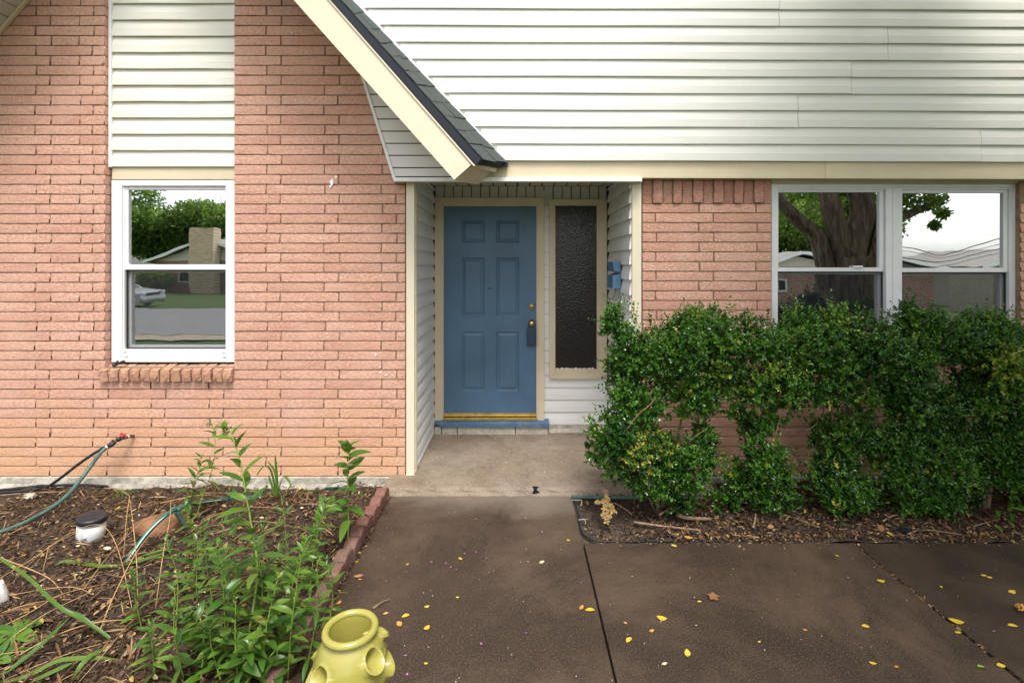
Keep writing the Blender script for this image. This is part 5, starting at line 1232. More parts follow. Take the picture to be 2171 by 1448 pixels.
# small scraps
m = MB(); c = G(1133, 1046, 0.0)
pts = [(-.05, 0, .004), (-.03, -.02, .012), (.0, -.028, .01), (.04, -.02, .014), (.05, .006, .02), (.03, .012, .045), (-.005, .012, .05), (-.03, .008, .03)]
m.add([c + Vector(p) for p in pts] + [c + Vector((.005, -.008, .036))], [(i_, (i_ + 1) % 8, 8) for i_ in range(8)] + [tuple(reversed(range(8)))]); prop(m.build('black_scrap', 'cloth_black', None), 'small crumpled black scrap at the foot of the porch step', 'scrap')
boulder('white_fluff', G(1998, 1077, .02), (.035, .03, .025), 'fluff', 'tuft of white fluff in the litter under the fourth shrub', 'fluff', 21)
m = MB(); c = G(2166, 1292, .012)
for k in range(26):
    d = Vector(rand_dir(1)[0]) * .022; d.z = abs(d.z); m.tube([c, c + d * 1.2], [.003, .005], 5)
prop(m.build('seed_head', 'orange_leaf', None), 'dried orange seed cluster on the walkway at the right edge', 'seed head')
m = MB(); c = G(1917, 1127, .005); n = 10
m.add([c + Vector((math.cos(k * .628) * .05 * random.uniform(.7, 1.1), math.sin(k * .628) * .035, random.uniform(.0, .02))) for k in range(n)] + [c + Vector((0, 0, .03))], [(k, (k + 1) % n, n) for k in range(n)]); prop(m.build('black_plastic_scrap', 'cloth_black', None), 'flat piece of black plastic half covered by litter', 'scrap')

# single fallen leaves on the walkway
def fallen_mesh(seed, mat, maple=False):
    r = random.Random(seed); V = []; Fs = []
    if maple:
        n = 26
        for k in range(n):
            a = 2 * math.pi * k / n; rr = 0.5 * (0.55 + .45 * abs(math.cos(2.5 * a))) * (1 + r.uniform(-.12, .12)); V.append((rr * math.cos(a), rr * math.sin(a), .12 * rr + r.uniform(0, .12)))
        V.append((0, 0, .03)); Fs = [(k, (k + 1) % n, n) for k in range(n)]
        k0 = len(V); V += [(.4, 0, .03), (.4, .02, .03), (1.1, .12, .02), (1.1, .10, .02)]; Fs.append((k0, k0 + 1, k0 + 2, k0 + 3))
        return mesh(V, Fs, mat, False, 'fallen_leaf')
    n = 9; bend = r.uniform(.05, .3); fold = r.uniform(.1, .55); tw = r.uniform(-.3, .3)
    for i_ in range(n):
        t_ = i_ / (n - 1); w = .30 * math.sin(math.pi * min(1, t_ * .97 + .02)) ** .8; z = bend * (t_ - .5) ** 2 * 1.4
        for s_ in (-1, 0, 1): V.append((t_ - .5, s_ * w + tw * (t_ - .5) ** 2, z + abs(s_) * fold * w + r.uniform(0, .015)))
    for i_ in range(n - 1):
        for j in range(2): a = i_ * 3 + j; Fs.append((a, a + 1, a + 4, a + 3))
    return mesh(V, Fs, mat, True, 'fallen_leaf')
FM = {}
def fallen(px, py, size, mat, label, rz=None, maple=False):
    key = (mat, maple, random.randrange(3))
    if key not in FM: FM[key] = fallen_mesh(hash(key[2]) + len(mat) * 7, mat, maple)
    o = bpy.data.objects.new('fallen_leaf', FM[key]); p = G(px, py, .003); o.location = p; o.scale = (size,) * 3
    o.rotation_euler = (R(random.uniform(-8, 8)), R(random.uniform(-8, 8)), random.uniform(0, 6.28) if rz is None else rz)
    return prop(link(o), label, 'leaf', 'fallen leaves on the walkway')
y_, o_, b_n, p_ = 'yellow_leaf', 'orange_leaf', 'brown_leaf', 'pale_leaf'
for a in [(905, 1331, .036, y_, 'oval yellow leaf right of the jar', 1.0), (905, 1286, .026, y_, 'small curled yellow leaf upper right of the jar', .4), (976, 1184, .026, y_, 'curled yellow leaf in the middle of the left slab', -.5),
          (860, 1305, .036, y_, 'shrivelled olive-yellow leaf just right of the jar rim', .3), (818, 1300, .026, o_, 'orange leaf fragment by the jar rim', .2), (847, 1323, .04, o_, 'small orange leaf with a stem beside the jar', -.9),
          (1233, 1288, .035, o_, 'orange-yellow leaf left of the pair by the straight joint', 1.1), (1251, 1293, .047, y_, 'large notched yellow leaf touching the straight joint', -.15), (1149, 1192, .033, p_, 'pale tattered leaf left of the straight joint', .5),
          (864, 1196, .02, o_, 'small orange leaf near the red edging', .9), (970, 1266, .018, y_, 'tiny yellow leaf in the middle of the left slab, lower', 0), (1205, 1145, .022, y_, 'thin yellow leaf beside the corner of the hedge bed', .1), (903, 1406, .017, y_, 'tiny yellow leaf near the bottom, right of the jar', .1),
          (1429, 1157, .035, y_, 'triangular yellow leaf at the edge of the hedge bed', -.6), (1483, 1275, .022, y_, 'round yellow leaf beside the brown lobed leaf', 0), (1403, 1311, .047, y_, 'curled yellow leaf on the middle slab', -.2), (1382, 1337, .024, o_, 'ochre leaf below the curled yellow leaf', .2),
          (1333, 1356, .035, y_, 'yellow leaf right of the straight joint, lower left of the middle slab', .7), (1458, 1385, .042, y_, 'upright folded yellow leaf low on the middle slab', 1.3), (1409, 1407, .025, p_, 'pale yellow leaf near the bottom of the middle slab', .2), (1610, 1360, .014, y_, 'tiny yellow leaf in the centre of the middle slab', .3),
          (1707, 1335, .02, o_, 'small orange leaf in the right part of the middle slab', -.4), (1326, 1320, .018, o_, 'two-lobed tan leaf near the straight joint', -.5), (1868, 1232, .042, y_, 'yellow leaf with pointed tips left of the debris-filled joint', 0), (2028, 1318, .058, y_, 'long yellow leaf just right of the debris-filled joint', -.45),
          (2146, 1255, .04, y_, 'rounded yellow leaf at the right edge of the right slab', .2), (2086, 1220, .028, y_, 'left one of two yellow leaves end to end on the right slab', -.2), (2098, 1224, .025, y_, 'right one of two yellow leaves end to end on the right slab', -.3), (2147, 1326, .038, y_, 'pale greenish-yellow leaf near the right edge', -.35),
          (1835, 1327, .032, y_, 'narrow yellow leaf on the middle slab left of the debris-filled joint', -.3), (1851, 1406, .028, y_, 'yellow sliver near the bottom of the middle slab', -.5), (1901, 1413, .018, o_, 'small orange leaf near the bottom right', 0), (2079, 1413, .03, 'green_leaf', 'single bright green leaf near the bottom right', .1),
          (2031, 1341, .028, y_, 'yellow leaf lying in the debris-filled joint', .1), (1996, 1244, .018, y_, 'tiny yellow leaf on the right slab', 1.2), (2122, 1411, .036, y_, 'yellow leaf stuck in the lower end of the debris-filled joint', 0), (1775, 1178, .02, y_, 'small yellow leaf near the bed, above the debris-filled joint', 0),
          (760, 1222, .05, b_n, 'crumpled brown leaf against the red edging', .3), (762, 1172, .022, y_, 'upper yellow leaf against the red edging', 1.3), (758, 1190, .022, y_, 'lower yellow leaf against the red edging', .9), (763, 1228, .022, o_, 'ochre leaf below the crumpled brown leaf', 0), (718, 1278, .035, o_, 'orange leaf fragment between edging and jar', 1.1)]:
    fallen(*a[:5], rz=a[5])
fallen(1512, 1266, .062, b_n, 'brown lobed leaf with a long stalk on the middle slab', .1, True)
for (px, py, mat, s_, lab) in [(88, 1072, y_, .03, 'yellow leaf on the mulch left of the green hose'), (250, 1077, y_, .035, 'bright yellow leaf on the mulch right of the white pipe'), (165, 1158, p_, .035, 'pale leaf below the white pipe'), (227, 1163, p_, .04, 'tan leaf on the mulch right below the white pipe'), (90, 1177, o_, .026, 'orange leaf on the mulch at the far left'), (836 - 200, 1035, y_, .03, 'yellow leaf beside the iris clump'),
                           (1782, 1137, y_, .03, 'yellow leaf at the front of the hedge bed left of the debris-filled joint'), (1886, 1131, y_, .028, 'yellow leaf on the litter below the third shrub'), (2084, 1133, y_, .04, 'golden leaf on the litter below the fifth shrub'), (1634, 1117, b_n, .045, 'reddish brown leaf in the hedge bed'), (1868, 1120, b_n, .06, 'large reddish leaf beside the black plastic'), (1460, 1140, o_, .05, 'orange leaf by the drip line')]:
    key = (mat, False, 1)
    if key not in FM: FM[key] = fallen_mesh(31, mat)
    o = bpy.data.objects.new('fallen_leaf', FM[key]); o.location = G(px, py, .03); o.scale = (s_,) * 3; o.rotation_euler = (R(random.uniform(-20, 20)), R(random.uniform(-20, 20)), random.uniform(0, 6.3)); prop(link(o), lab, 'leaf', 'fallen leaves in the beds')

# weeds: single leaves on curved stems
def weed_leaf(seed, wid=0.165, mat='weed_leaf', droop=.35):
    r = random.Random(seed); n = 7; V = []; Fs = []; dr = droop * r.uniform(.3, 1.6); sd = r.uniform(-.12, .12)
    for i_ in range(n):
        t_ = i_ / (n - 1); w = wid * math.sin(math.pi * (t_ * .93 + .04)) ** .75 * (1 - .25 * t_)
        z = -dr * t_ * t_; y = sd * t_ * t_
        for s_ in (-1, -.5, 0, .5, 1): V.append((t_, y + s_ * w, z + (abs(s_) * .22 * w) + r.uniform(-.006, .006)))
    for i_ in range(n - 1):
        for j in range(4): a = i_ * 5 + j; Fs.append((a, a + 1, a + 6, a + 5))
    return mesh(V, Fs, mat, True, 'leaf')
WL = [weed_leaf(s) for s in range(6)]; WB = [weed_leaf(s + 20, .24) for s in range(4)]
def place_leaf(parent, me, p, d, size, roll=0.0):
    d = Vector(d).normalized(); up_ = Vector((0, 0, 1)); s_ = up_.cross(d)
    s_ = s_.normalized() if s_.length > 1e-4 else Vector((0, 1, 0)); u_ = d.cross(s_)
    M = Matrix(((d.x, s_.x, u_.x), (d.y, s_.y, u_.y), (d.z, s_.z, u_.z))).to_4x4() @ Matrix.Rotation(roll, 4, 'X')
    M = Matrix.Translation(p) @ M @ Matrix.Scale(size, 4)
    o = bpy.data.objects.new('leaf', me); link(o, parent); o.matrix_basis = M; return o
def weed(label, path, sizes=(0.05, 0.11), n=26, r0=0.0045, broad=False, top=None, start=0.12, group='tall weeds in the mulch bed'):
    pts = [Vector(p) for p in path]; t = thing('weed_plant', label, 'weed', tuple(pts[0]), group)
    sp, sr = smooth_path(pts, [r0 * (1 - .65 * i_ / (len(pts) - 1)) for i_ in range(len(pts))], 8)
    MB().tube(sp, sr, 6).build('stem', 'stem_green', t, True)
    N_ = len(sp) - 1; phase = random.uniform(0, 6.3)
    for k in range(n):
        f = start + (1 - start) * k / (n - 1); x = f * N_; i_ = min(int(x), N_ - 1); p = sp[i_].lerp(sp[i_ + 1], x - i_)
        ax = (sp[i_ + 1] - sp[i_]).normalized(); a = phase + k * 2.4; e = Vector((math.cos(a), math.sin(a), 0)); e = (e - ax * e.dot(ax)).normalized()
        d = e * (1.0 - .5 * f) + ax * (.25 + .55 * f) + Vector((0, 0, random.uniform(-.35, .1))); big = math.sin(math.pi * min(1, .25 + f * .72))
        place_leaf(t, random.choice(WB if broad else WL), p, d, random.uniform(.8, 1.2) * (sizes[0] + (sizes[1] - sizes[0]) * big), random.uniform(-.5, .5))
    if top:
        m = MB(); tip = sp[-1]
        for k in range(60):
            a = random.uniform(0, 6.3); h_ = random.uniform(-.055, .012); rr = .011 * (1 - (h_ + .055) / .09); c_ = tip + Vector((math.cos(a) * rr, math.sin(a) * rr, h_)); m.tube([c_, c_ + Vector((math.cos(a) * .005, math.sin(a) * .005, .006))], [.003, .0015], 5)
        m.build('flower_buds', 'green_leaf', t)
    return t
def vline(pix, Y0, dy=0.0):
    return [W(px, py, Y0 + dy * i_) for i_, (px, py) in enumerate(pix)]
weed('tall goldenrod with a yellow-green bud spike, the tallest weed before the left wall', vline([(527, 1452), (526, 1361), (540, 1270), (546, 1200), (536, 1130), (524, 1062), (508, 974), (488, 915), (476, 898)], -1.86, .03), (.035, .125), 52, .0062, top=True, start=.05)
weed('slender weed left of the tall goldenrod, top bent over', vline([(418, 1092), (430, 1050), (442, 1020), (452, 985), (456, 930), (450, 905), (444, 896)], -.6, .02), (.04, .10), 24, .0035, start=.1)
weed('short leafy weed standing left of the slender one', vline([(402, 1096), (404, 1060), (412, 1020), (424, 992), (426, 970)], -.6, .02), (.04, .11), 24, .0035, start=.05)
weed('bushy upright weed beside the red edging', vline([(737, 1168), (739, 1110), (738, 1050), (737, 1000), (740, 960), (741, 944)], -.97, .015), (.045, .125), 30, .005, broad=True, start=.2)
weed('arching weed reaching right toward the edging', vline([(600, 1290), (622, 1230), (648, 1170), (672, 1110), (694, 1072), (706, 1062)], -1.25, .03), (.05, .11), 26, .004, start=.1)
bases = [((560, 1400), (575, 1200), 1), ((610, 1440), (640, 1240), 0), ((480, 1430), (462, 1215), 1), ((430, 1380), (420, 1165), 0), ((650, 1420), (672, 1255), 0), ((520, 1330), (500, 1120), 1), ((575, 1330), (604, 1160), 0), ((455, 1300), (432, 1110), 0), ((390, 1440), (372, 1300), 0), ((300, 1330), (285, 1232), 0), ((555, 1448), (590, 1290), 1), ((640, 1330), (668, 1190), 1), ((505, 1448), (500, 1290), 0), ((690, 1360), (690, 1262), 0), ((410, 1250), (392, 1140), 1), ((470, 1448), (445, 1340), 0), ((610, 1250), (596, 1120), 0), ((330, 1448), (318, 1395), 0), ((545, 1260), (560, 1130), 0), ((425, 1448), (405, 1372), 1), ((500, 1290), (478, 1095), 0), ((585, 1448), (625, 1330), 1), ((535, 1400), (540, 1215), 0), ((655, 1260), (690, 1130), 0), ((480, 1360), (455, 1190), 0), ((600, 1380), (650, 1210), 0), ((372, 1340), (350, 1215), 0), ((520, 1448), (560, 1360), 1)]
wl_lab = ['weed with long drooping leaves in the lower middle of the bed', 'leafy weed at the foot of the tall goldenrod, toward the jar', 'broad-leaved weed left of the goldenrod stem, low down', 'thin weed at the left of the green clump', 'weed nearest the jar on its left', 'broad-leaved weed behind the goldenrod stem', 'weed with narrow leaves right behind the goldenrod', 'weed in front of the striped hose', 'low weed at the bottom edge, left of the clump', 'isolated small weed in the mulch below the white pipe', 'broad-leaved weed at the bottom edge under the goldenrod', 'broad-leaved weed close to the red edging', 'short weed at the bottom edge of the clump', 'small weed touching the red edging blocks', 'broad-leaved weed beside the brown rock', 'low weed at the bottom left of the clump', 'weed at the back of the clump, left of the arching one', 'tiny weed at the bottom edge among strap leaves', 'weed in the centre of the green clump', 'low broad-leaved weed at the bottom, left', 'upright weed left of the goldenrod, near the striped hose', 'broad-leaved weed at the bottom edge beside the jar', 'narrow weed close behind the goldenrod stem', 'weed leaning over the middle of the red edging', 'weed in the left half of the clump', 'weed leaning right toward the edging, above the jar', 'lone weed in the mulch left of the green clump', 'low broad weed at the bottom edge, middle']
for k, ((bx, by), (tx, ty), br) in enumerate(bases):
    b = G(bx, by, .01); tip = W(tx, ty - (70 if k % 3 else 20) * (ty > 1110), b.y + random.uniform(-.08, .08)); mid = b.lerp(tip, .5) + Vector((random.uniform(-.04, .04), random.uniform(-.04, .04), .02))
    weed(wl_lab[k], [b, mid, tip], (.03, .082 if br else .076), 21 + (k % 4) * 3, .003, broad=bool(br), start=.08)
t = thing('broadleaf_weed', 'low lobed weed at the left edge of the bed', 'weed', G(30, 1352, 0.01), None)
for k in range(9):
    a = R(-20 + k * 40); place_leaf(t, WB[k % 4], G(28, 1352, .02) + Vector((0, 0, .02)), (math.cos(a), math.sin(a), .35), random.uniform(.09, .14), random.uniform(-.3, .3))
t = thing('broadleaf_weed', 'low leafy weed at the bottom left corner', 'weed', G(-10, 1400, 0.01), None)
for k in range(7):
    a = R(-60 + k * 35); place_leaf(t, WB[k % 4], G(-8, 1400, .03), (math.cos(a), math.sin(a), .4), random.uniform(.09, .13), random.uniform(-.3, .3))
# small sapling at the right end of the hedge bed
t = thing('seedling', 'small broad-leaved seedling under the right end of the hedge', 'weed', G(2130, 1100, 0), None)
for (px, py, s_) in [(2118, 1082, .06), (2150, 1088, .07), (2140, 1076, .06), (2112, 1114, .05), (2135, 1104, .05)]:
    p = W(px, py, -.74); place_leaf(t, random.choice(WB), p, (random.uniform(-1, 1), -.4, .1), s_, random.uniform(-.4, .4))
MB().tube([G(2130, 1102, -.01), W(2132, 1085, -.72)], .002, 5).build('stem', 'stem_green', t)

# strap leaves and straw: arching blades
def blade(name, pts, w, mat, parent, fold=.25):
    sp, _ = smooth_path([Vector(p) for p in pts], .001, 7); n = len(sp); m = MB()
    for i_, p in enumerate(sp):
        t_ = i_ / (n - 1); d = (sp[min(i_ + 1, n - 1)] - sp[max(i_ - 1, 0)]).normalized(); s_ = d.cross(Vector((0.15, -.35, 1))).normalized(); ww = w * min(1, 4 * (1 - t_)) * (.75 + .25 * math.sin(math.pi * t_)); u_ = s_.cross(d)
        for q_ in (-1, 0, 1): m.v.append(p + s_ * (q_ * ww) + u_ * (abs(q_) * fold * ww))
    for i_ in range(n - 1):
        for j in range(2): a = i_ * 3 + j; m.f.append((a, a + 1, a + 4, a + 3))
    return m.build(name, mat, parent, True)
t = thing('iris_clump', 'small clump of curling iris leaves by the foundation', 'plant', GB(588, 1047, 0.0))
for p in ([(585, 1050, -.3), (578, 1010, -.3), (570, 992, -.31), (558, 990, -.33), (547, 1004, -.34), (545, 1012, -.34)], [(586, 1051, -.3), (584, 1005, -.3), (566, 975, -.31)], [(590, 1050, -.3), (586, 1000, -.29), (583, 962, -.29)], [(588, 1051, -.3), (600, 1012, -.32), (612, 1018, -.34), (616, 1030, -.36), (600, 1045, -.37)], [(582, 1051, -.31), (575, 1025, -.31), (568, 1005, -.31)]):
    blade('leaf', [W(*q_) for q_ in p], .008, 'strap_leaf', t)
def lily(label, loc, blades, w=.013):
    t = thing('strap_leaf_plant', label, 'plant', G(*loc, 0.01), 'strap-leaved plants')
    for p in blades: blade('leaf', [G(a, b, z) for a, b, z in p], w, 'strap_leaf', t)
lily('long arching yellow-green blades at the far left of the bed', (210, 1338), [[(232, 1352, .02), (190, 1322, .08), (123, 1284, .16), (60, 1225, .19), (0, 1184, .18), (-40, 1165, .15)], [(225, 1345, .02), (200, 1330, .06), (170, 1305, .10), (140, 1292, .10)]], .0075)
lily('strap leaves rising from the bottom left corner', (5, 1440), [[(-20, 1448, .02), (40, 1405, .05), (100, 1355, .09), (154, 1301, .1)], [(0, 1448, .02), (60, 1432, .05), (120, 1402, .08), (165, 1396, .09), (210, 1395, .08), (255, 1397, .05)], [(60, 1448, .03), (110, 1425, .06), (160, 1402, .08)], [(150, 1452, .02), (165, 1420, .08), (195, 1388, .1), (230, 1372, .09)]], .0095)
lily('flat strap leaf lying on the mulch below the hose end', (255, 1200), [[(258, 1199, .015), (215, 1200, .03), (170, 1194, .04), (136, 1190, .045), (107, 1203, .02)], [(258, 1198, .02), (300, 1188, .05), (350, 1172, .07)]], .010)
lily('bright strap leaves lying low under the weeds', (500, 1400), [[(505, 1404, .02), (460, 1390, .07), (420, 1365, .09), (385, 1340, .06)], [(505, 1402, .02), (470, 1365, .1), (430, 1352, .12), (395, 1372, .08)], [(500, 1405, .02), (440, 1410, .05), (390, 1400, .06), (350, 1390, .03)], [(505, 1404, .02), (560, 1380, .08), (610, 1375, .1)]], .011)
lily('yellow drying strap leaf beside the striped hose', (300, 1170), [[(275, 1195, .02), (305, 1178, .04), (345, 1166, .05), (380, 1164, .04)]], .007)
t = thing('dry_grass', 'tall dead tan grass stems arching over the mulch in the left bed', 'dry grass', G(290, 1290, 0))
straws = [[(282, 1300, .02), (255, 1180, .16), (230, 1125, .2), (200, 1112, .2), (150, 1130, .15), (90, 1170, .08), (20, 1240, .03)], [(292, 1300, .02), (290, 1200, .2), (282, 1110, .32), (274, 1052, .38)], [(275, 1052, .38), (268, 1100, .3), (262, 1180, .16)], [(170, 1260, .03), (220, 1190, .1), (280, 1125, .18), (330, 1085, .22), (372, 1052, .2)], [(330, 1290, .02), (345, 1180, .2), (360, 1100, .28), (362, 1060, .3)], [(0, 1370, .03), (90, 1305, .08), (170, 1265, .08), (220, 1240, .06)],
          [(230, 1360, .02), (160, 1380, .05), (80, 1410, .05), (10, 1440, .03)], [(-5, 1180, .06), (60, 1205, .06), (110, 1230, .05), (140, 1270, .03)], [(20, 1262, .04), (100, 1248, .06), (160, 1245, .06), (200, 1262, .03)], [(0, 1300, .03), (70, 1278, .06), (150, 1270, .05)], [(90, 1215, .02), (98, 1180, .1), (104, 1155, .14)], [(150, 1448, .03), (210, 1385, .08), (235, 1350, .06)], [(165, 1448, .03), (225, 1380, .1), (265, 1330, .08), (300, 1300, .05)], [(0, 1225, .05), (60, 1190, .08), (120, 1150, .1), (190, 1115, .1)], [(210, 1340, .03), (245, 1255, .12), (290, 1170, .2), (330, 1120, .22)], [(20, 1400, .03), (110, 1350, .07), (200, 1320, .07), (290, 1312, .05)], [(0, 1330, .05), (60, 1300, .06), (130, 1260, .07), (210, 1240, .05)], [(400, 1130, .02), (450, 1095, .05), (520, 1075, .06), (600, 1078, .04)], [(420, 1120, .02), (480, 1110, .05), (560, 1105, .06), (640, 1120, .03)], [(380, 1060, .02), (430, 1045, .06), (500, 1048, .07), (560, 1070, .05)], [(300, 1075, .01), (360, 1062, .04), (420, 1050, .05), (470, 1052, .02)]]
for p in straws: MB().tube([G(*q_) for q_ in p], [random.uniform(.0014, .003)] * (len(p) - 1) + [.001], 5, sm=6).build('stalk', 'straw', t, True)
for (px, lab) in [([(220, 1035), (240, 1035), (258, 1040), (275, 1052)], 'pale twig along the foundation in the left bed'), ([(170, 1040), (178, 1052), (180, 1060)], 'short grey twig behind the green hose'), ([(640, 1070), (665, 1068), (695, 1076), (715, 1075)], 'thin silvery twig near the edging'), ([(0, 1050), (60, 1045), (140, 1042)], 'long pinkish stick near the foundation'), ([(370, 1220), (400, 1225), (420, 1240)], 'curled red-brown bark piece under the weeds')]:
    ground_stick(px, .035 if px[0][1] > 1062 else -.01, .005 if 'curled' not in lab else .014, 'deadwood', lab)

# ================================================================ ACROSS THE YARD (seen mirrored in the windows, shading the right side)
def tree(name, label, base, height, crown_r, nleaf, leaf, seed, trunk_r=.18, crown_z=.62, group='trees across the street'):
    r = np.random.default_rng(seed); b = Vector(base); t = thing(name, label, 'tree', base, group)
    MB().tube([b, b + Vector((.1, 0, height * .3)), b + Vector((-.1, .1, height * .65))], [trunk_r, trunk_r * .8, trunk_r * .4], 9, sm=3).build('trunk', 'bark', t, True)
    nl = 16; cs = r.normal(size=(nl, 3)); cs /= np.linalg.norm(cs, axis=1, keepdims=True); cs = cs * r.uniform(.35, .85, (nl, 1)) * np.array([crown_r, crown_r, height * .33]) + np.array([b.x, b.y, b.z + height * crown_z])
    k = r.integers(0, nl, nleaf); d = r.normal(size=(nleaf, 3)); d /= np.linalg.norm(d, axis=1, keepdims=True)
    P = cs[k] + d * r.uniform(.5, 1, (nleaf, 1)) * np.array([crown_r * .42, crown_r * .42, height * .16]); L = r.uniform(.7, 1.3, nleaf) * leaf
    V, Q = leaf_cloud(P, r.normal(size=(nleaf, 3)) + d * .4, d + r.normal(size=(nleaf, 3)) * .5, L, L * .6)
    o = np_obj('crown', V, Q, 'tree_leaf', t, np.repeat(np.clip(r.normal(.45, .2, nleaf) + .3 * (d[:, 2]) * .5 + r.uniform(-.15, .15, nl)[k], 0, 1), 6))
    return t
# the big shade tree right of the picture
PT = 5.6
def RP(px, py, dy=0.0, p=PT):     # mirrored pixel -> place
    return Vector(((px - PX) * p / F, 0.08 - (p - 3.952) + dy, CH - (py - PY) * p / F))
t = thing('shade_tree', 'big crape myrtle with fluted trunk in the front yard, mirrored in the wide window', 'tree', (RP(1795, 700).x, RP(1795, 700).y, -0.05))
def limb(pts, rr, n=22, seed=0):
    sp, sr = smooth_path(pts, rr, 8); m = MB(); prev = (sp[1] - sp[0]).normalized(); up_ = prev.orthogonal().normalized()
    for i_, p in enumerate(sp):
        tt = (sp[min(i_ + 1, len(sp) - 1)] - sp[max(i_ - 1, 0)]).normalized(); up_ = prev.rotation_difference(tt) @ up_; prev = tt; w_ = tt.cross(up_)
        for j in range(n):
            a = 2 * math.pi * j / n; q_ = sr[i_] * (1 + .10 * math.sin(4 * a + seed + i_ * .05) + .06 * math.sin(9 * a + seed * 2 - i_ * .08)); m.v.append(p + (up_ * math.cos(a) + w_ * math.sin(a)) * q_)
    for i_ in range(len(sp) - 1):
        for j in range(n): a = i_ * n + j; b = i_ * n + (j + 1) % n; m.f.append((a, b, b + n, a + n))
    return m.build('limb', 'tree_bark', t, True)
base = RP(1798, 700); base.z = -.1
limb([base + Vector((0, 0, -.1)), base + Vector((0, 0, .25)), RP(1798, 640), RP(1800, 590), RP(1800, 545)], [.39, .32, .27, .24, .19], 30, 1).name = 'trunk'
limb([RP(1770, 620), RP(1750, 567), RP(1732, 503), RP(1694, 467), RP(1660, 430), RP(1630, 380), RP(1590, 300)], [.11, .09, .08, .065, .055, .05, .04], 18, 2)
limb([RP(1790, 600), RP(1783, 530), RP(1770, 470), RP(1755, 409), RP(1742, 340), RP(1720, 220)], [.16, .12, .10, .09, .08, .06], 20, 3)
limb([RP(1805, 600), RP(1812, 530), RP(1828, 465), RP(1824, 420), RP(1806, 370), RP(1800, 220)], [.18, .14, .13, .12, .10, .07], 20, 4)
limb([RP(1822, 610, .05), RP(1845, 545, .1), RP(1860, 480, .1), RP(1880, 420, .1), RP(1930, 300, .2)], [.13, .10, .09, .08, .06], 18, 5)
limb([RP(1840, 500, -.1), RP(1930, 465, -.3), RP(2000, 440, -.4), RP(2090, 405, -.5)], [.09, .06, .045, .03], 14, 6)
def leaves_at(name, C, rad, n, size, parent, seed):
    r = np.random.default_rng(seed); C = np.array(C); rad = np.array(rad); k = r.integers(0, len(C), n); d = r.normal(size=(n, 3)); d /= np.linalg.norm(d, axis=1, keepdims=True)
    P = C[k] + d * (rad[k] * r.uniform(.2, 1, n) ** .5)[:, None] * np.array([1, 1, .75]); L = r.uniform(.7, 1.3, n) * size
    V, Q = leaf_cloud(P, r.normal(size=(n, 3)) + np.array([0, 0, -.3]), r.normal(size=(n, 3)) + np.array([0, 0, 1]), L, L * .58); o = np_obj(name, V, Q, 'tree_leaf', parent, np.repeat(np.clip(r.normal(.5, .2, n), 0, 1), 6)); return o
bx, by = base.x, base.y; r9 = np.random.default_rng(99)
cc = [(bx + r9.uniform(-1.9, 2.6), by + r9.uniform(-3.0, 0.6), r9.uniform(3.3, 6.0)) for _ in range(46)]
leaves_at('crown', cc, r9.uniform(.45, .85, 46), 34000, .075, t, 5)
low = [tuple(RP(x_, y_, dy_)) for x_, y_, dy_ in [(1940, 425, -.3), (1980, 430, -.4), (2030, 420, -.4), (1925, 470, -.3), (2060, 415, -.5), (1955, 400, -.3), (2095, 440, -.6), (1990, 400, -.3), (2060, 470, -.5), (1925, 500, -.25), (1670, 400, -.3), (1690, 430, -1.0), (1660, 470, -1.2), (1720, 420, -1.0), (1850, 420, -.9), (1745, 450, -1.2), (1800, 450, -1.0)]]
leaves_at('low_leaves', low, [.16, .15, .17, .10, .14, .16, .08, .17, .06, .06, .25, .28, .25, .28, .28, .28, .22], 3600, .045, t, 6)

# houses across the street
def far_house(label, x0, x1, yf, z0, zeave, zpeak, xpk, wallmat, gable, depth=9, wins=(), chim=None, over=.5):
    t = thing('neighbour_house', label, 'house', ((x0 + x1) / 2, yf - depth / 2, z0))
    MB().box(x0, x1, yf - depth, yf, z0, zeave).build('wall', wallmat, t)
    m = MB(); m.prism([(x0, zeave), (x1, zeave), (xpk, zpeak - .15)], yf - depth, yf); m.build('gable', gable, t)
    r_ = MB()
    for xa_, sgn in ((x0 - over, 1), (x1 + over, -1)):
        za = zeave - over * (zpeak - zeave) / abs(xpk - (x0 if sgn > 0 else x1))
        A_ = [(xa_, za), (xpk, zpeak), (xpk, zpeak + .18), (xa_, za + .18)]
        r_.add([(p[0], yf + over, p[1]) for p in A_] + [(p[0], yf - depth - over, p[1]) for p in A_], [(0, 1, 2, 3), (7, 6, 5, 4), (0, 4, 5, 1), (2, 6, 7, 3), (0, 3, 7, 4)])
    r_.build('roof', 'far_roof', t)
    for xa_ in (x0 - over, x1 + over):
        za = zeave - over * (zpeak - zeave) / abs(xpk - (x0 if xa_ < xpk else x1)); f = [(xa_, za), (xpk, zpeak), (xpk, zpeak + .2), (xa_, za + .2)]
        m = MB(); m.add([(p[0], yf + over + .02, p[1] - .04) for p in f] + [(p[0], yf + over + .06, p[1] - .04) for p in f], [(0, 1, 2, 3), (7, 6, 5, 4), (0, 4, 5, 1), (2, 6, 7, 3), (0, 3, 7, 4)]); m.build('fascia', 'white_trim', t)
    for (a, b, c, d) in wins:
        w_ = MB(); frame_ring(w_, a, b, c, d, .1, yf + .01, yf + .08, 0); w_ = w_.build('window', 'white_trim', t); MB().box(a + .1, b - .1, yf + .02, yf + .04, c + .1, d - .1).build('pane', 'dark_glass', t)
    if chim: MB().box(*chim).build('chimney', 'far_tanbrick', t)
    return t
def RF(px, py, p): return (px - PX) * p / F, 0.08 - (p - 3.952), CH - (py - PY) * p / F
p1 = 38; xx0, yf1, _ = RF(320, 560, p1); xx1 = RF(560, 560, p1)[0]
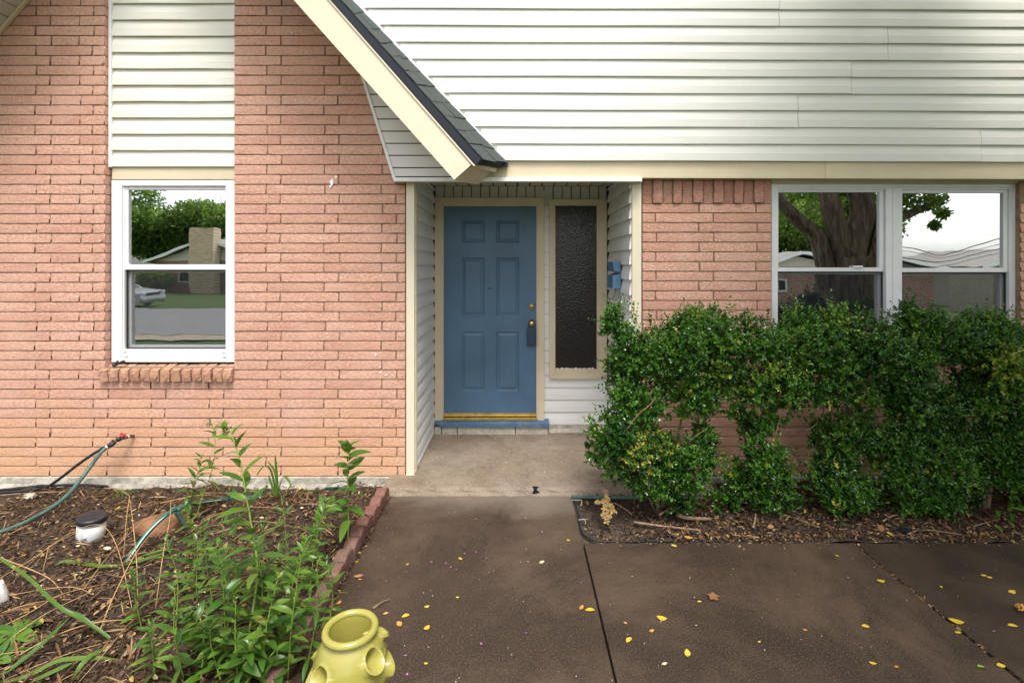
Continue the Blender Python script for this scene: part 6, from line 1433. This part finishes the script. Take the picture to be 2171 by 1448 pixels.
far_house('brick house with white gable fascia and tan chimney, mirrored in the left window', xx0 + .3, xx1, yf1, -.45, RF(0, 553, p1)[2], RF(0, 509, p1)[2], RF(442, 0, p1)[0], 'far_wall', 'far_siding', chim=(RF(423, 0, p1)[0], RF(472, 0, p1)[0], yf1 + .3, yf1 + 1.2, -.45, RF(0, 486, p1)[2]), wins=[(RF(380, 0, p1)[0], RF(405, 0, p1)[0], .3, 1.4)])
p2 = 26; ax0, yf2, _ = RF(1590, 560, p2); ax1 = RF(1835, 0, p2)[0]; bx1 = RF(2008, 0, p2)[0]
far_house('brick house with a pale gable across the street, mirrored left of the tree trunk', ax0, ax1, yf2, -1.4, RF(0, 566, p2)[2], RF(0, 540, p2)[2], RF(1690, 0, p2)[0], 'far_brick', 'far_siding', wins=[(RF(1646, 0, p2)[0], RF(1670, 0, p2)[0], RF(0, 620, p2)[2], RF(0, 592, p2)[2])])
far_house('brick house with a grey roof across the street, mirrored right of the tree trunk', RF(1842, 0, p2)[0], bx1, yf2 - .8, -1.4, RF(0, 570, p2)[2], RF(0, 546, p2)[2], RF(1905, 0, p2)[0], 'far_brick', 'far_roof', wins=[(RF(1912, 0, p2)[0], RF(1933, 0, p2)[0], RF(0, 604, p2)[2], RF(0, 580, p2)[2])])
p3 = 34; far_house('house far down the street, mirrored at the right edge of the wide window', RF(2085, 0, p3)[0], RF(2330, 0, p3)[0], RF(0, 0, p3)[1], -1.4, RF(0, 566, p3)[2], RF(0, 530, p3)[2], RF(2210, 0, p3)[0], 'far_siding', 'far_roof')
# grey board fence beside the right-hand house
t = thing('board_fence', 'grey board fence mirrored in the right half of the wide window', 'fence', (RF(2050, 0, 32)[0], RF(0, 0, 32)[1], -1.4))
for k in range(24):
    xk = RF(2012, 0, 32)[0] + k * .155; MB().box(xk, xk + .145, RF(0, 0, 32)[1], RF(0, 0, 32)[1] + .03, -1.4, RF(0, 580, 32)[2] + .02 * (k % 3)).build('fence_board', 'found_conc', t)
# trees beyond
for k, (px, p, h_, cr, n_) in enumerate([(270, 50, 10.5, 5.2, 5200), (350, 56, 9.0, 4.2, 4200), (470, 52, 9.6, 4.8, 4800), (545, 47, 9.0, 4.2, 3600), (190, 46, 9.5, 4.5, 3600), (1650, 42, 12.5, 5.4, 6500), (1760, 45, 13, 5.6, 6500), (1560, 40, 10.0, 4.6, 3000), (2240, 44, 7, 3.6, 2600)]):
    x_, yy, _ = RF(px, 0, p); tree('street_tree', ['dark tree behind the mirrored house, far left', 'lighter tree rising behind the mirrored roof', 'tall tree behind the tan chimney', 'tree right of the tan chimney', 'tree at the left border of the mirrored street', 'tree behind the pale gable', 'leafy tree behind the mirrored trunk', 'tree left of the pale gable', 'tree beside the house far down the street'][k], (x_, yy, float(terrain(x_, yy))), h_, cr, int(n_ * 2.4), .34, 40 + k)
# shrubs before the left mirrored house
for k, (px, p) in enumerate([(300, 36), (330, 36.5)]):
    x_, yy, _ = RF(px, 0, p); t = thing('yard_bush', ['bush at the left corner of the mirrored brick house', 'bush beside the mirrored brick house wall'][k], 'bush', (x_, yy, -.42), 'bushes of the mirrored house'); leaves_at('foliage', [(x_, yy, .2), (x_ + .5, yy, .6), (x_ - .6, yy, .5)], [.9, .8, .7], 900, .3, t, 70 + k)
# overhead cables
for k, (ya, yb_, yc_, p) in enumerate([(520, 540, 503, 20), (528, 546, 514, 20.4), (543, 557, 523, 20), (552, 566, 533, 20.6)]):
    pts = [Vector(RF(1700, ya - 10, p)), Vector(RF(1915, ya + 4, p)), Vector(RF(1985, yb_, p)), Vector(RF(2060, (yb_ + yc_) / 2 + 2, p)), Vector(RF(2135, yc_, p)), Vector(RF(2300, yc_ - 34, p))]
    o = MB().tube(pts, .011 if k % 2 else .017, 5, sm=6).build('overhead_cable', 'cable', None, True); prop(o, ['topmost', 'second', 'third', 'lowest'][k] + ' of the sagging overhead cables mirrored in the window', 'cable', 'overhead cables')
# silver car on the far side of the street
def car():
    p = 25.0; fx = RF(322, 0, p)[0]; yc = RF(0, 0, p)[1]; zg = float(terrain(fx, yc)) + .02
    t = thing('parked_car', 'silver sedan parked across the street, mirrored in the left window', 'car', (fx - 2.2, yc, zg))
    prof = [(-.02, .2), (.03, .42), (0, .62), (-.2, .76), (-.7, .87), (-1.2, .95), (-1.85, 1.38), (-2.4, 1.45), (-3.1, 1.41), (-3.75, 1.05), (-4.35, .98), (-4.5, .7), (-4.45, .24), (-3.9, .18), (-.4, .18)]
    m = MB(); W2 = .87
    lay_ = []
    for yy, ins in ((-W2, 0.10), (-W2 * .97, 0.0), (W2 * .97, 0.0), (W2, 0.10)):
        k0 = len(m.v); lay_.append(k0)
        for (x_, z_) in prof: m.v.append(Vector((fx + x_ + (-.02 if x_ > -2 else .02) * ins * 5, yc + yy * (1 - .16 * max(0, z_ - .9)), zg + z_ - ins * .25)))
    n = len(prof)
    for a, b in zip(lay_, lay_[1:]):
        for i_ in range(n): m.f.append((a + i_, a + (i_ + 1) % n, b + (i_ + 1) % n, b + i_))
    m.f.append(tuple(lay_[0] + i_ for i_ in reversed(range(n)))); m.f.append(tuple(lay_[-1] + i_ for i_ in range(n)))
    m.build('body', 'silver_paint', t)
    MB().hexa([(fx - 1.22, yc - .7, zg + .98), (fx - 1.22, yc + .7, zg + .98), (fx - 1.25, yc + .7, zg + .96), (fx - 1.25, yc - .7, zg + .96), (fx - 1.70, yc - .6, zg + 1.37), (fx - 1.70, yc + .6, zg + 1.37), (fx - 1.78, yc + .6, zg + 1.34), (fx - 1.78, yc - .6, zg + 1.34)]).build('windscreen', 'dark_glass', t)
    MB().box(fx - 3.4, fx - 1.75, yc + .79, yc + .85, zg + 1.0, zg + 1.32).build('side_window', 'dark_glass', t)
    for s_ in (-1, 1):
        MB().box(fx - .22, fx + .035, yc + s_ * .68 - .15, yc + s_ * .68 + .15, zg + .60, zg + .74, .03).build('headlight', 'lamp_glass', t)
        for wx in (-.85, -3.55): MB().lathe((fx + wx, yc + s_ * .72, zg + .31), (0, s_, 0), [(.31, 0), (.31, .18), (.2, .19), (.18, .16), (.01, .16)], 20).build('wheel', 'black_rubber', t)
    MB().box(fx - .02, fx + .045, yc - .45, yc + .45, zg + .55, zg + .70, .01).build('grille', 'black_plastic', t)
    MB().box(fx - .05, fx + .06, yc - .8, yc + .8, zg + .26, zg + .44, .05).build('bumper', 'silver_paint', t)
car()
